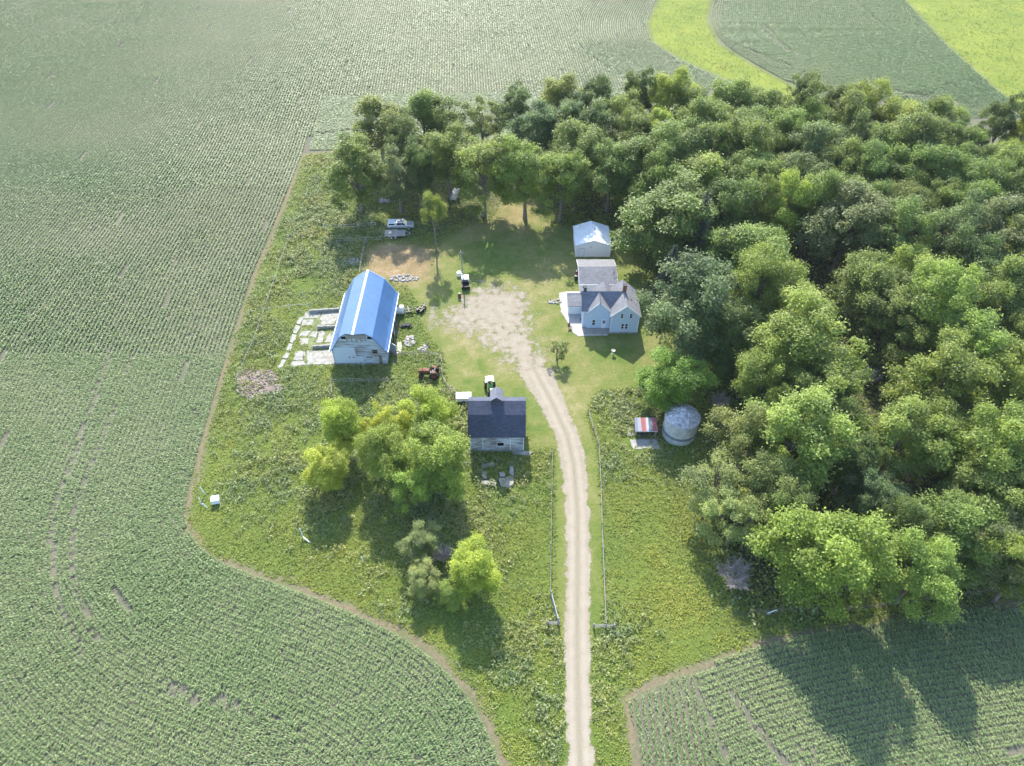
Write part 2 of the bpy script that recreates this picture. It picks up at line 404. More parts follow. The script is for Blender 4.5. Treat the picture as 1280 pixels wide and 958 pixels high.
lawnc = ramp(nt, math_(nt, 'ADD', math_(nt, 'MULTIPLY', n_mid, .6), math_(nt, 'MULTIPLY', n_big, .45)), [(.42, (.08, .125, .022)), (.5, (.135, .155, .04)), (.56, (.175, .17, .06)), (.66, (.26, .22, .11))])
lawnc = mix(nt, ramp(nt, n_fine, [(.42, (0,0,0)), (.7, (.7,.7,.7))]), lawnc, (.075, .1, .025))
soil = ramp(nt, math_(nt, 'ADD', math_(nt, 'MULTIPLY', n_fine, .6), math_(nt, 'MULTIPLY', n_big, .4)), [(.35, (.075, .075, .05)), (.65, (.16, .15, .11))])
edgec = ramp(nt, n_fine, [(.35, (.11, .085, .055)), (.6, (.2, .155, .1)), (.8, (.26, .21, .14))])
strawc = ramp(nt, math_(nt, 'ADD', math_(nt, 'MULTIPLY', n_fine, .5), math_(nt, 'MULTIPLY', n_mid, .5)), [(.36, (.1, .095, .04)), (.47, (.19, .14, .07)), (.55, (.25, .185, .1)), (.66, (.38, .31, .2))])
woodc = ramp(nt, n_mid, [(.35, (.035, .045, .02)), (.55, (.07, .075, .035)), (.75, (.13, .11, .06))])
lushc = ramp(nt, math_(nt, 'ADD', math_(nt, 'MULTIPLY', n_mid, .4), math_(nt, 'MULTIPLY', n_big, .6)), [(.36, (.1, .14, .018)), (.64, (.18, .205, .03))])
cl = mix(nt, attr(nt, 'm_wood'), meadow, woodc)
cl = mix(nt, attr(nt, 'm_lawn'), cl, lawnc)
cl = mix(nt, attr(nt, 'm_straw'), cl, strawc)
cl = mix(nt, attr(nt, 'm_lush'), cl, lushc)
cl = mix(nt, attr(nt, 'm_soil'), cl, soil)
cl = mix(nt, attr(nt, 'm_edge'), cl, edgec)
nt.links.new(cl, b.inputs['Base Color']); b.inputs['Roughness'].default_value = .95; b.inputs['Specular IOR Level'].default_value = .15
bump(nt, b, n_fine, .7, .15)
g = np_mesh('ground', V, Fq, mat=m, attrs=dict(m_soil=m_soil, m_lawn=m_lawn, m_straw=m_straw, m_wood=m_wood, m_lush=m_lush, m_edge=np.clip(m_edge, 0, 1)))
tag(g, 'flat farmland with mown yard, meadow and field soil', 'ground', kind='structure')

# driveway: gravel sheet 1 cm above the ground, ragged edge, two wheel tracks
def drive_fields(P):
    c = resample(drive_c, .4)
    L = np.r_[0, np.cumsum(np.linalg.norm(np.diff(drive_c, axis=0), axis=1))]; s = np.arange(0, L[-1], .4)
    wd = np.interp(s, L, drive_w); t = np.gradient(c, axis=0); t /= np.linalg.norm(t, axis=1)[:, None]
    best = np.full(len(P), -1e9); off = np.zeros(len(P))
    for i in range(len(c)):
        v = P - c[i]; d = np.linalg.norm(v, axis=1); q = wd[i] - d
        u = q > best; best[u] = q[u]; off[u] = (v[u] @ np.array([t[i][1], -t[i][0]]))
    return best, off
dx = np.arange(-25, 14, .22); dy = np.arange(22, 118, .22)
ax, ay = np.meshgrid(dx, dy); DP = np.c_[ax.ravel(), ay.ravel()]
pre = dist_poly(DP, drive_c, False) < 9
ed = np.full(len(DP), -9.); of = np.zeros(len(DP)); e1, o1 = drive_fields(DP[pre]); ed[pre] = e1; of[pre] = o1
sy_ = sdf(DP, yard)
narrow = DP[:, 1] < 88
patchy = (fbm(DP, 5, 31) - .5) * 3.4
edge = np.where(narrow, ed + (fbm(DP, 5, 5) - .5) * .75 + (fbm(DP, .8, 6) - .5) * .35, np.minimum(np.maximum(ed * .75, sy_ * .6), 2.2) + patchy * .9 - .3)
cov = np.clip(edge / np.where(narrow, .5, 3.6) * .5 + .5, 0, 1)
track = np.exp(-((np.abs(of) - .78) / .34)**2); mid = np.exp(-(of / .3)**2)
mid = mid * np.clip((95 - DP[:, 1]) / 12, 0, 1)
keep = cov.reshape(ay.shape) > .02
kk = keep[:-1, :-1] | keep[1:, 1:] | keep[:-1, 1:] | keep[1:, :-1]
ii = np.arange(ax.size).reshape(ax.shape)
Fd = np.c_[ii[:-1, :-1][kk], ii[:-1, 1:][kk], ii[1:, 1:][kk], ii[1:, :-1][kk]]
m, nt, b = newmat('gravel')
nf, nm, nb = noise(nt, 7, 5, .75), noise(nt, .7, 5, .7), noise(nt, .12, 3)
gr = ramp(nt, math_(nt, 'ADD', math_(nt, 'MULTIPLY', nf, .6), math_(nt, 'MULTIPLY', nm, .4)), [(.33, (.155, .128, .09)), (.5, (.235, .203, .152)), (.68, (.31, .275, .22))])
gr = mix(nt, math_(nt, 'MULTIPLY', attr(nt, 'mid'), ramp(nt, nm, [(.38, (.05,.05,.05)), (.66, (.75,.75,.75))])), gr, (.13, .12, .065))
gr = mix(nt, math_(nt, 'MULTIPLY', attr(nt, 'track'), .55), gr, (.29, .255, .2))
nt.links.new(gr, b.inputs['Base Color']); b.inputs['Roughness'].default_value = .95; b.inputs['Specular IOR Level'].default_value = .2
bump(nt, b, nf, .5, .06)
tp = N(nt, 'ShaderNodeBsdfTransparent'); ms = N(nt, 'ShaderNodeMixShader')
th = math_(nt, 'GREATER_THAN', math_(nt, 'ADD', attr(nt, 'cov'), math_(nt, 'MULTIPLY', math_(nt, 'ADD', math_(nt, 'MULTIPLY', math_(nt, 'SUBTRACT', nf, .5), 1.5), math_(nt, 'MULTIPLY', math_(nt, 'SUBTRACT', nm, .5), 1.7)), 1.)), .5)
nt.links.new(th, ms.inputs[0]); nt.links.new(tp.outputs[0], ms.inputs[1]); nt.links.new(b.outputs[0], ms.inputs[2])
nt.links.new(ms.outputs[0], nt.nodes['Material Output'].inputs[0])
used, inv = np.unique(Fd, return_inverse=True)
g = np_mesh('driveway', np.c_[DP, np.full(len(DP), .012)][used], inv.reshape(Fd.shape), mat=m, attrs=dict(cov=cov[used], mid=mid[used], track=(track*(narrow))[used]))
tag(g, 'pale gravel lane with two wheel tracks widening into the yard', 'driveway', kind='structure')

# ------------------------------------------------------------------ blades and leaf clouds
def blades(B, nb, ln, wd, e0, e1, droop, seg=2, tint=None, az=None, up=0., twist=.6, tsd=.14):
    """nb arching blades from every base point B(N,3); ln, wd per base"""
    n = len(B); q = n * nb
    ln = np.repeat(ln, nb) * rng.uniform(.7, 1.15, q); wd = np.repeat(wd, nb)
    a = rng.uniform(0, 2*np.pi, q) if az is None else np.repeat(az, nb) + rng.normal(0, .55, q) + np.pi * (np.arange(q) % 2)
    e = rng.uniform(e0, e1, q)
    h = np.c_[np.cos(a), np.sin(a), np.zeros(q)]; side = np.c_[-np.sin(a), np.cos(a), np.zeros(q)]
    tw = rng.uniform(-twist, twist, q)[:, None]; side = side + tw * np.array([0, 0, 1.])
    b0 = np.repeat(B, nb, axis=0) + np.c_[np.zeros((q, 2)), np.repeat(up, n*nb) * rng.uniform(0, 1, q) if np.isscalar(up) else np.repeat(up, nb) * rng.uniform(0, 1, q)]
    d1 = h * np.cos(e)[:, None] + np.array([0, 0, 1.]) * np.sin(e)[:, None]
    e2 = e - droop; d2 = h * np.cos(e2)[:, None] + np.array([0, 0, 1.]) * np.sin(e2)[:, None]
    W = (side * wd[:, None] * .5)
    if seg == 2:
        p1 = b0 + d1 * (ln * .55)[:, None]; p2 = p1 + d2 * (ln * .5)[:, None]
        V = np.stack([b0 - W*.7, b0 + W*.7, p1 - W, p1 + W, p2 - W*.25, p2 + W*.25], 1).reshape(-1, 3)
        i = np.arange(q)[:, None] * 6
        Fq = np.concatenate([i + [0, 1, 3, 2], i + [2, 3, 5, 4]], 1).reshape(-1, 4)
        t = np.repeat(tint, nb * 2) if tint is not None else rng.uniform(0, 1, q*2)
    else:
        p2 = b0 + (d1*.6 + d2*.5) * ln[:, None]
        V = np.stack([b0 - W*.8, b0 + W*.8, p2 + W*.55, p2 - W*.55], 1).reshape(-1, 3)
        Fq = np.arange(q*4).reshape(-1, 4)
        t = np.repeat(tint, nb) if tint is not None else rng.uniform(0, 1, q)
    t = np.clip(t + rng.normal(0, tsd, len(t)), 0, 1)
    return V, Fq, t
def leaves(C, nrm, size, asp=.62, jitter=.6):
    """one quad leaf spray per centre, facing roughly nrm"""
    n = len(C); nn = nrm + rng.normal(0, jitter, (n, 3)); nn /= np.linalg.norm(nn, axis=1)[:, None] + 1e-9
    a = np.cross(nn, rng.normal(0, 1, (n, 3))); a /= np.linalg.norm(a, axis=1)[:, None] + 1e-9; b = np.cross(nn, a)
    s = size[:, None] * .5
    fold = nn * s * .35
    V = np.stack([C - a*s, C - b*s*asp - fold*.5, C + a*s - fold, C + b*s*asp + fold*.4], 1).reshape(-1, 3)
    return V, np.arange(n*4).reshape(-1, 4)
def join(parts):
    Vs, Fs, Ts = [], [], []; o = 0
    for V, Fq, t in parts: Vs.append(V); Fs.append(Fq + o); Ts.append(t); o += len(V)
    return np.concatenate(Vs), np.concatenate(Fs), np.concatenate(Ts)

# ------------------------------------------------------------------ crops
STEP = .76
def offset_rows(curve, side, d0, d1, keepfn):
    C = curve; t = np.gradient(C, axis=0); t /= np.linalg.norm(t, axis=1)[:, None]
    nrm = side * np.c_[t[:, 1], -t[:, 0]]
    PP, AA, RR = [], [], []
    for r, d in enumerate(np.arange(d0, d1, STEP)):
        Q = C + nrm * d; v = np.diff(Q, axis=0); ok = np.einsum('ij,ij->i', v, t[:-1]) > 0
        seg = np.linalg.norm(v, axis=1) * ok
        L = np.r_[0, np.cumsum(seg)]
        if L[-1] < 1: continue
        s = np.arange(rng.uniform(0, .2), L[-1], .2)
        i = np.clip(np.searchsorted(L, s) - 1, 0, len(v) - 1)
        f = ((s - L[i]) / np.maximum(seg[i], 1e-6))[:, None]
        P = Q[i] + v[i] * f
        k = inview(P); P = P[k]; i = i[k]; s = s[k]
        if not len(P): continue
        PP.append(P); AA.append(np.arctan2(t[i, 1], t[i, 0])); RR.append(np.c_[np.full(len(P), r), s])
    P, A, Rr = np.concatenate(PP), np.concatenate(AA), np.concatenate(RR)
    k = keepfn(P); return P[k], A[k], Rr[k]
def line_rows(o, d, n0, n1, l0, l1, keepfn):
    d = np.array(d, float); d /= np.linalg.norm(d); nn = np.array([d[1], -d[0]])
    s = np.arange(l0, l1, .2); PP = []; RR = []
    for r in range(n0, n1):
        P = o + nn * (r * STEP) + d * s[:, None]; k = inview(P)
        PP.append(P[k]); RR.append(np.c_[np.full(k.sum(), r), s[k]])
    P = np.concatenate(PP); Rr = np.concatenate(RR); k = keepfn(P); P = P[k]
    return P, np.full(len(P), math.atan2(d[1], d[0])), Rr[k]
BARE = [([(142,430),(97,560),(66,640),(66,700),(80,760),(104,815)], .4), ([(170,440),(122,560),(92,640),(90,700),(104,760),(130,812)], .3), ([(953,32),(966,48),(985,63)], 1.3), ([(1085,105),(1130,118),(1192,129)], 1.6), ([(215,862),(258,874),(292,884)], .7), ([(1068,0),(1100,30)], .6), ([(395,168),(480,160)], .7), ([(915,870),(985,958)], .5)]
BARE = [(G2(q), w_) for q, w_ in BARE]
def bare(P):
    k = np.ones(len(P), bool)
    for q, w_ in BARE: k &= (dist_poly(P, q, False) > w_) | (rng.uniform(0, 1, len(P)) < .28)
    return k
def crop(name, label, rows, size=1., seed=0, mat='corn', gaps=.005, name_turn=True):
    P = np.concatenate([r[0] for r in rows]); A = np.concatenate([r[1] for r in rows]); Rr = np.concatenate([r[2] + i * 1000 for i, r in enumerate(rows)])
    # missing stretches along single rows, as from wheel tracks and planter skips
    cell = (Rr[:, 0] * 7919 + np.floor(Rr[:, 1] / 5) * 104729).astype(np.int64)
    hsh = ((cell * 2654435761) & 0xffffffff) / 2**32
    vig = fbm(P, 26, seed)
    k = (hsh > gaps) & bare(P) & (sdf(P, farm) + (fbm(P, 3, 92) - .5) * 1.6 < -.1) & (rng.uniform(0, 1, len(P)) < .96)
    dens = np.where(P[:, 1] < 92, 1., np.where(P[:, 1] < 150, .85, .95))
    k &= rng.uniform(0, 1, len(P)) < dens
    P, A, vig = P[k], A[k], vig[k]
    P = P + rng.normal(0, .04, P.shape)
    sz = size * (.72 + .56 * vig) * rng.uniform(.88, 1.12, len(P))
    tint = np.clip(.5 + (vig - .5) * -.8 + rng.normal(0, .1, len(P)), 0, 1)
    B = np.c_[P, np.zeros(len(P))]; parts = []
    near = P[:, 1] < 92; mid_ = ~near & (P[:, 1] < 150); fr = P[:, 1] >= 150
    for sel, nb, seg, wd, ln, turn in ((near, 7, 2, .085, .46, np.pi/2 if name_turn else 0.), (mid_, 6, 2, .115, .45, 0), (fr, 6, 1, .2, .35, 0)):
        if not sel.any(): continue
        parts.append(blades(B[sel], nb, ln * sz[sel], wd * sz[sel], .12, .85, .95, seg, tint[sel], A[sel] + turn, up=.42 * sz[sel], twist=.25 if seg == 1 else .5, tsd=.06 if seg == 1 else .12))
    V, Fq, t = join(parts)
    o = np_mesh(name, V, Fq, t, M[mat]); tag(o, label, 'crop', kind='stuff'); return o

dW = lambda P: dist_poly(P, west_s[::4], False)
sx = west[0]
def side_w(P):   # signed distance east of the straight western field line
    nn = np.array([dirw[1], -dirw[0]]); return (P - sx) @ nn
no = lambda P, *polys: ~np.any([inpoly(P, q) for q in polys], axis=0)
patch_sw = G2([(298,892),(372,905),(400,975),(285,975)])
headland = np.r_[[sx + [1, 2]], [sx + dirw * 34 + [1, 0]], [[60, 205]], [[80, 172]]]
near_ww = lambda P: (dist_poly(P, ww_l, False) < 24) & (P[:, 0] < 120)
okN = lambda P: no(P, farm, waterway, corner_grass)
rowsW = offset_rows(west_s, 1, .75, 170, lambda P: okN(P) & no(P, patch_sw) & ((dW(P) > .3) | (P[:, 1] > 166)))
rowsP = line_rows(G2([(340, 930)])[0], (.03, 1), -20, 20, -14, 14, lambda P: inpoly(P, patch_sw))
rowsN = line_rows(sx, dirw, 0, 330, 10, 190, lambda P: okN(P) & ~inpoly(P, headland) & ~near_ww(P))
rowsH = line_rows(sx, (1, .03), -60, 30, -30, 190, lambda P: okN(P) & inpoly(P, headland) & ~near_ww(P) & (side_w(P) > 0))
rowsV = offset_rows(smooth(ww_l, 6), 1, .8, 25, lambda P: okN(P) & near_ww(P) & (side_w(P) > 0) & ~inpoly(P, headland))
crop('corn_rows', 'young corn in curving rows filling the big field west and north of the farmstead', [rowsW, rowsP, rowsN, rowsH, rowsV], 1., 1)
rowsE = offset_rows(smooth(ww_r, 6), -1, .8, 130, lambda P: no(P, farm, waterway, corner_grass) & (P[:, 0] > 20))
crop('corn_rows', 'young corn in contour rows between the bright grass strip and the grassy far corner', [rowsE], .95, 2, 'corn_far', .012)
fA = G2([(787,874),(862,843),(918,975),(799,975)]); fB = G2([(866,841),(905,823),(985,800),(1100,781),(1290,755),(1500,735),(1500,990),(922,975)])
lA = G2([(787, 874)])[0]; dA = lA - G2([(799, 975)])[0]
rowsA = line_rows(lA, dA, -5, 40, -40, 10, lambda P: inpoly(P, fA))
e_s = smooth(np.r_[south_e, [[90, 52]]], 4)
rowsB = offset_rows(e_s, 1, .35, 40, lambda P: inpoly(P, fB))
crop('corn_rows', 'young corn in the near field below the shadow of the wood', [rowsB], 1.05, 3)
crop('corn_rows', 'end strip of young corn in straight rows beside the lane meadow', [rowsA], .95, 4, name_turn=False)

# ------------------------------------------------------------------ trees
def unit(n):
    v = rng.normal(0, 1, (n, 3)); return v / np.linalg.norm(v, axis=1)[:, None]
def make_crown(kind, seed):
    """nominal tree: 14 m tall, crown 10 m wide"""
    global rng
    rng = np.random.default_rng(1000 + seed)
    cfg = dict(broad=(66, 1.2, 560, 4.1, 5.9, 7.9, .27), tall=(60, 1.1, 520, 3.8, 6.2, 7.6, .27), open=(46, 1.0, 380, 4.2, 5.4, 8.1, .27), spray=(84, .95, 440, 4.3, 5.9, 7.8, .26), sparse=(34, .95, 80, 4.2, 4.8, 8.0, .5), lone=(34, 1.0, 480, 4.0, 2.7, 10.7, .26), shrub=(40, 1.3, 480, 3.9, 6.0, 6.6, .38))[kind]
    nl, lr, nleaf, rx, rz_, zc, ls = cfg
    u = unit(nl * 4); u = u[u[:, 2] > (-.8 if kind in ('shrub',) else -.68)][:nl]
    rad = rng.uniform(.6, 1.08, len(u))[:, None]
    rad[: len(u)//5] *= .55
    # uneven outline: stretch by low-frequency lobes
    ph = rng.uniform(0, 6.28, 3)
    az = np.arctan2(u[:, 1], u[:, 0])
    st = 1 + .2*np.sin(2*az + ph[0]) + .16*np.sin(3*az + ph[1]) + .1*np.sin(5*az + ph[2])
    c = u * rad * np.array([rx, rx, rz_]) * np.c_[st, st, np.ones(len(u))] + [0, 0, zc]
    parts = []
    for i in range(len(c)):
        r = lr * rng.uniform(.6, 1.25); n = int(nleaf * (r / lr)**2)
        d = unit(n*2); out = u[i] * .8 + np.array([0, 0, .7]); out /= np.linalg.norm(out)
        d = d[(d @ out) > rng.uniform(-.75, .35, len(d))][:n]
        rr = r * (1 - np.abs(rng.normal(0, .2, len(d))))
        bumpy = 1 + .22*np.sin(d[:, 0]*5 + i) * np.sin(d[:, 1]*6 + 2*i)
        p = c[i] + d * (rr * bumpy)[:, None] * np.array([1.08, 1.08, .72])
        p[:, 2] -= .12 * np.linalg.norm(p[:, :2] - c[i][:2], axis=1)
        # sprays that stick out
        k = rng.uniform(0, 1, len(d)) < .22; p[k] += (d[k]*.6 + u[i]*.6) * rng.uniform(.15, .75, k.sum())[:, None]
        nr = d * .3 + np.array([0, -.12, 1.])
        V, Fq = leaves(p, nr, ls * rng.uniform(.65, 1.3, len(p)), .62, .42)
        t = np.clip(rng.normal(.48, .22, len(p)) + rng.normal(0, .17), 0, 1)
        parts.append((V, Fq, t))
    V, Fq, t = join(parts)
    me = np_mesh('crown', V, Fq, t, M['leaf'], link=False)
    mb = MB(); bend = rng.uniform(-.35, .35, 2)
    top = zc + rz_ * .3
    if kind == 'shrub':
        for j in range(5):
            q = c[rng.integers(len(c))]; mb.tube((0, 0, -.2), q * np.array([.9, .9, .8]), .16, .05, 5)
    else:
        pts = [np.array([bend[0]*math.sin(s*2.2), bend[1]*math.sin(s*2.6), s*top - .2]) for s in np.linspace(0, 1, 6)]
        rads = np.linspace(.34, .1, 6); rads[0] = .45
        for a in range(5): mb.tube(pts[a], pts[a+1], rads[a], rads[a+1], 8)
        for j in rng.choice(len(c), min(14, len(c)), replace=False):
            hh = rng.uniform(.35, .8); p0 = pts[0] + (pts[5] - pts[0]) * hh; p0 = np.array([np.interp(hh, np.linspace(0, 1, 6), [p[q] for p in pts]) for q in range(3)])
            q = c[j]; md = (p0 + q)/2 + [0, 0, .5]
            mb.tube(p0, md, .16*(1.2-hh), .09*(1.3-hh), 5); mb.tube(md, q, .09*(1.3-hh), .03, 4)
    tm = bpy.data.meshes.new('trunk'); tm.from_pydata(mb.v, [], mb.f); tm.materials.append(M['bark'])
    return me, tm
LIB = {}
sd_ = 0
for kind, n in (('broad', 6), ('tall', 4), ('open', 3), ('spray', 4), ('shrub', 3), ('lone', 1), ('sparse', 1)):
    LIB[kind] = []
    for q in range(n): LIB[kind].append(make_crown(kind, sd_)); sd_ += 1
rng = np.random.default_rng(99)
COL = dict(k=(.185, .235, .046), y=(.245, .285, .045), b=(.165, .218, .05), m=(.13, .178, .046), d=(.084, .122, .036), g=(.128, .162, .068), o=(.14, .17, .05), B=(.12, .2, .034), Y=(.178, .242, .046), s=(.108, .155, .066), p=(.19, .225, .085))
CNAME = dict(k='yellow-green', y='yellow-green', b='light-green', m='mid-green', d='dark-green', g='grey-green', o='olive-green', B='vivid-green', Y='golden-green', s='bluish-green', p='pale-green')
KNAME = dict(broad='rounded', tall='upright', open='open-branched', spray='feathery', shrub='bushy')
SPECIAL = {(1038,690): 'biggest golden green tree of the wood standing beside the corner of the near cornfield',
           (846,475): 'vivid green round tree directly behind the silver grain bin',
           (838,268): 'huge light green tree overhanging the lawn beside the white garage',
           (862,378): 'huge bluish green tree touching the east side of the house',
           (895,602): 'pale sparse-leaved tree just below the grain bin at the meadow edge',
           (921,648): 'pale thin tree between the grain bin and the grey dead shrub'}
tree_count = 0
def tree(px, py, r, colour, kind, label, h=None, zf=.63, group=None, base=None, name='leafy_tree', cat='tree'):
    global tree_count
    tree_count += 1
    hh = h if h else 16.
    zc = hh * zf
    P = G(px, py, zc); rm = r / F * depth(P)
    if h is None:
        hh = min(18.5, max(9., rm * 2.1 + 4.)); zc = hh * zf; P = G(px, py, zc); rm = r / F * depth(P)
    rnd = random.Random(tree_count * 13 + 5)
    me, tm = LIB[kind][rnd.randrange(len(LIB[kind]))]
    root = empty(name, (P[0], P[1], 0), label, cat, group, rnd.uniform(0, 6.28))
    nomh = 13.4 if kind != 'shrub' else 11.8
    rm *= rnd.uniform(.9, 1.16) if group and 'wood' in group and (px, py) not in SPECIAL else 1.
    root.scale = (rm/4.9 * rnd.uniform(.95, 1.08), rm/4.9 * rnd.uniform(.95, 1.08), hh/nomh * (rnd.uniform(.86, 1.14) if group and 'wood' in group and (px, py) not in SPECIAL else 1.))
    c = bpy.data.objects.new('crown', me); c.parent = root; col.objects.link(c)
    q = COL[colour]; f = rnd.uniform(.9, 1.1); c.color = (q[0]*f*rnd.uniform(.92, 1.08), q[1]*f, q[2]*f, 1)
    t = bpy.data.objects.new('trunk', tm); t.parent = root; col.objects.link(t)
    return root

ORD = ['first', 'second', 'third', 'fourth', 'fifth', 'sixth', 'seventh', 'eighth', 'ninth', 'tenth', 'eleventh', 'twelfth', 'thirteenth', 'fourteenth', 'fifteenth', 'sixteenth', 'seventeenth', 'eighteenth']
def size_word(r): return 'small' if r < 24 else 'medium' if r < 34 else 'large' if r < 46 else 'huge'
WOOD = [
 ("in the wood's far edge row", [(803,124,16,'d','tall'),(836,128,22,'k','broad'),(865,140,20,'m','spray'),(909,128,25,'m','broad'),(952,132,25,'m','broad'),(999,140,24,'o','spray'),(1038,136,20,'d','tall'),(1073,136,25,'k','broad'),(1124,151,26,'k','broad'),(1165,164,26,'o','broad'),(1176,188,22,'d','tall')]),
 ("in the wood's second row from the waterway", [(796,170,25,'m','broad'),(822,168,23,'k','spray'),(852,192,30,'m','broad'),(880,165,24,'m','broad'),(900,160,26,'b','broad'),(892,190,28,'m','spray'),(944,164,26,'m','broad'),(936,194,28,'m','broad'),(983,175,28,'m','broad'),(1014,158,24,'m','spray'),(1014,194,28,'g','broad'),(1061,163,24,'o','broad'),(1069,184,24,'d','tall'),(1098,192,26,'m','spray'),(1132,192,28,'o','broad'),(1194,200,30,'m','spray'),(1231,207,27,'b','broad'),(1266,217,28,'m','broad')]),
 ("in the wood's third row from the waterway", [(806,212,28,'m','broad'),(831,220,28,'m','tall'),(878,228,34,'b','broad'),(917,222,28,'m','broad'),(956,218,28,'m','broad'),(999,224,28,'g','spray'),(1046,214,30,'m','broad'),(1087,222,28,'m','broad'),(1143,220,30,'m','spray'),(1190,232,30,'m','broad'),(1241,240,30,'m','broad'),(1280,248,26,'m','broad')]),
 ('in the wood row level with the garage', [(838,268,52,'m','broad'),(909,258,32,'m','broad'),(956,252,28,'o','open'),(983,264,26,'k','spray'),(1018,262,32,'m','broad'),(1058,287,42,'g','broad'),(1082,245,28,'m','broad'),(1116,292,36,'m','spray'),(1134,256,30,'o','broad'),(1172,254,30,'m','broad'),(1190,292,34,'g','open'),(1213,264,30,'m','broad'),(1249,292,36,'g','open'),(1286,296,28,'m','broad')]),
 ('in the wood row level with the house', [(862,378,52,'s','spray'),(946,318,38,'b','broad'),(950,360,38,'b','broad'),(908,318,28,'d','tall'),(920,408,34,'d','broad'),(1000,394,44,'b','broad'),(1087,352,38,'m','broad'),(1108,394,34,'o','spray'),(1139,334,36,'b','broad'),(1168,384,44,'b','broad'),(1212,332,32,'d','broad'),(1250,374,40,'m','broad'),(1288,342,30,'m','spray')]),
 ('in the wood row just behind the bin', [(846,475,35,'B','broad'),(900,452,24,'d','spray'),(954,474,34,'b','broad'),(1010,432,48,'b','broad'),(1028,490,36,'m','spray'),(1137,424,34,'m','open'),(1181,484,44,'b','spray'),(1216,438,44,'b','spray'),(1264,478,42,'b','broad'),(1282,424,32,'m','broad')]),
 ('in the wood row beside the grain bin', [(930,540,40,'o','open'),(998,548,50,'b','spray'),(1044,520,30,'m','broad'),(1062,580,28,'d','broad'),(1125,550,40,'b','spray'),(1176,548,34,'m','broad'),(1232,568,48,'b','broad'),(1282,540,34,'m','broad')]),
 ('in the wood row facing the cornfield', [(895,602,38,'p','open'),(921,648,32,'p','open'),(955,610,36,'o','spray'),(988,640,30,'m','spray'),(1038,690,70,'Y','broad'),(1101,616,34,'s','spray'),(1130,664,28,'d','spray'),(1149,714,42,'b','broad'),(1190,662,46,'m','broad'),(1223,626,40,'m','spray'),(1256,684,32,'g','spray'),(1280,712,34,'b','broad'),(1284,620,34,'m','broad')]),
]

def forest_base_h(py, r): return None
for phrase, rows in WOOD:
    order = sorted(range(len(rows)), key=lambda i: rows[i][0])
    for n, i in enumerate(order):
        px, py, r, cc, kd = rows[i]
        lab = SPECIAL.get((px, py)) or f'{size_word(r)} {CNAME[cc]} tree, {ORD[n]} from the house side {phrase}'
        hh = None
        if py < 300: hh = 16.5
        if (px, py) == (838, 268): hh = 17.
        if py > 590 and r < 50: hh = 12.5
        if (px, py) == (1038, 690): hh = 16.; r = 60
        if (px, py) in ((895, 602), (921, 648)): hh = 10.
        if (px, py) == (846, 475): hh = 11.
        if (px, py) == (900, 452): hh = 7.5
        tree(px, py, r * (1.2 if py < 240 else 1.12), cc, kd, lab, hh, group='trees of the wood east of the house')
NORTH = [(444,212,32,'m','tall','large mid-green tree at the west end of the tree row behind the pickup',17),
 (474,158,30,'o','broad','olive green tree in the back line at the west end of the tree row',16),
 (503,180,24,'d','tall','dark upright tree directly behind the parked pickup',17),
 (496,218,24,'g','open','grey-green thin tree with pale trunk beside the parked pickup',15),
 (522,208,22,'d','tall','dark tree on a bare trunk just east of the parked pickup',16),
 (530,150,26,'m','broad','mid-green tree in the back line behind the dark pickup trees',16),
 (562,152,26,'m','open','mid-green tree in the back line, third from the cornfield corner',16),
 (603,152,18,'o','open','thin see-through tree in a gap of the back line',15),
 (560,194,29,'m','broad','mid-green tree standing behind the lone leaning tree',17),
 (603,212,34,'b','spray','light-green slim-trunked tree at the front of the row, west of the sunlit gap',18.3),
 (657,218,31,'b','broad','light green tree at the front of the row, just east of the sunlit gap',17.5),
 (642,140,23,'d','tall','dark upright tree in the back line above the sunlit gap',16),
 (671,163,25,'s','broad','bluish green tree in the back line, east of the dark upright one',16),
 (699,124,22,'o','broad','olive green tree on the far skyline of the tree row',16),
 (709,152,25,'s','spray','bluish green feathery tree in the middle of the tree row',16),
 (744,128,23,'d','spray','dark green ragged tree on the far skyline of the tree row',16),
 (790,126,16,'d','tall','small blackish green tree on the far skyline beside the yellowish ones',16),
 (773,146,24,'m','broad','mid-green tree behind the white garage in the back line',16),
 (720,192,30,'m','broad','mid-green tree in the middle of the row, northwest of the white garage',17),
 (702,222,30,'b','spray','light green tree at the front of the row, nearest the white garage',17),
 (744,172,28,'d','tall','dark green tree in the middle of the row, north of the white garage',17),
 (764,214,29,'m','broad','mid-green tree at the front of the row, directly behind the white garage',16)]
for px, py, r, cc, kd, lab, hh in NORTH: tree(px, py+4, r*1.16, cc, kd, lab, hh, zf=.57, group='tree row north of the farmyard')
for px, py, r, cc, kd, lab, hh in [
 (1256,150,22,'d','tall','dark green tree of the separate clump at the far corner of the cornfield',15),
 (1284,162,20,'y','broad','yellow-green tree of the separate clump at the far corner of the cornfield',13),
 (1222,174,12,'d','shrub','small dark bush at the foot of the separate far clump',7),
 (1262,192,17,'y','shrub','yellow-green bush between the separate far clump and the wood',8)]:
    tree(px, py, r, cc, kd, lab, hh, group='clump at the far field corner')
for px, py, r, cc, kd, lab, hh in [
 (425,524,27,'y','broad','yellow-green tree of the clump, nearest the barn',10),
 (482,530,25,'y','open','yellow-green tree of the clump in the back, between two larger ones',10),
 (536,520,29,'y','broad','yellow-green tree of the clump, nearest the corn crib roof',11),
 (414,579,29,'y','broad','low yellow-green tree at the west tip of the clump',8),
 (482,566,31,'Y','broad','golden green tree in the middle of the clump',11),
 (538,568,43,'Y','broad','big golden green tree of the clump beside the corn crib wall',12),
 (520,602,30,'Y','spray','golden green low crown at the front of the clump',8.5)]:
    tree(px, py, r, cc, kd, lab, hh, group='yellow-green clump west of the corn crib')
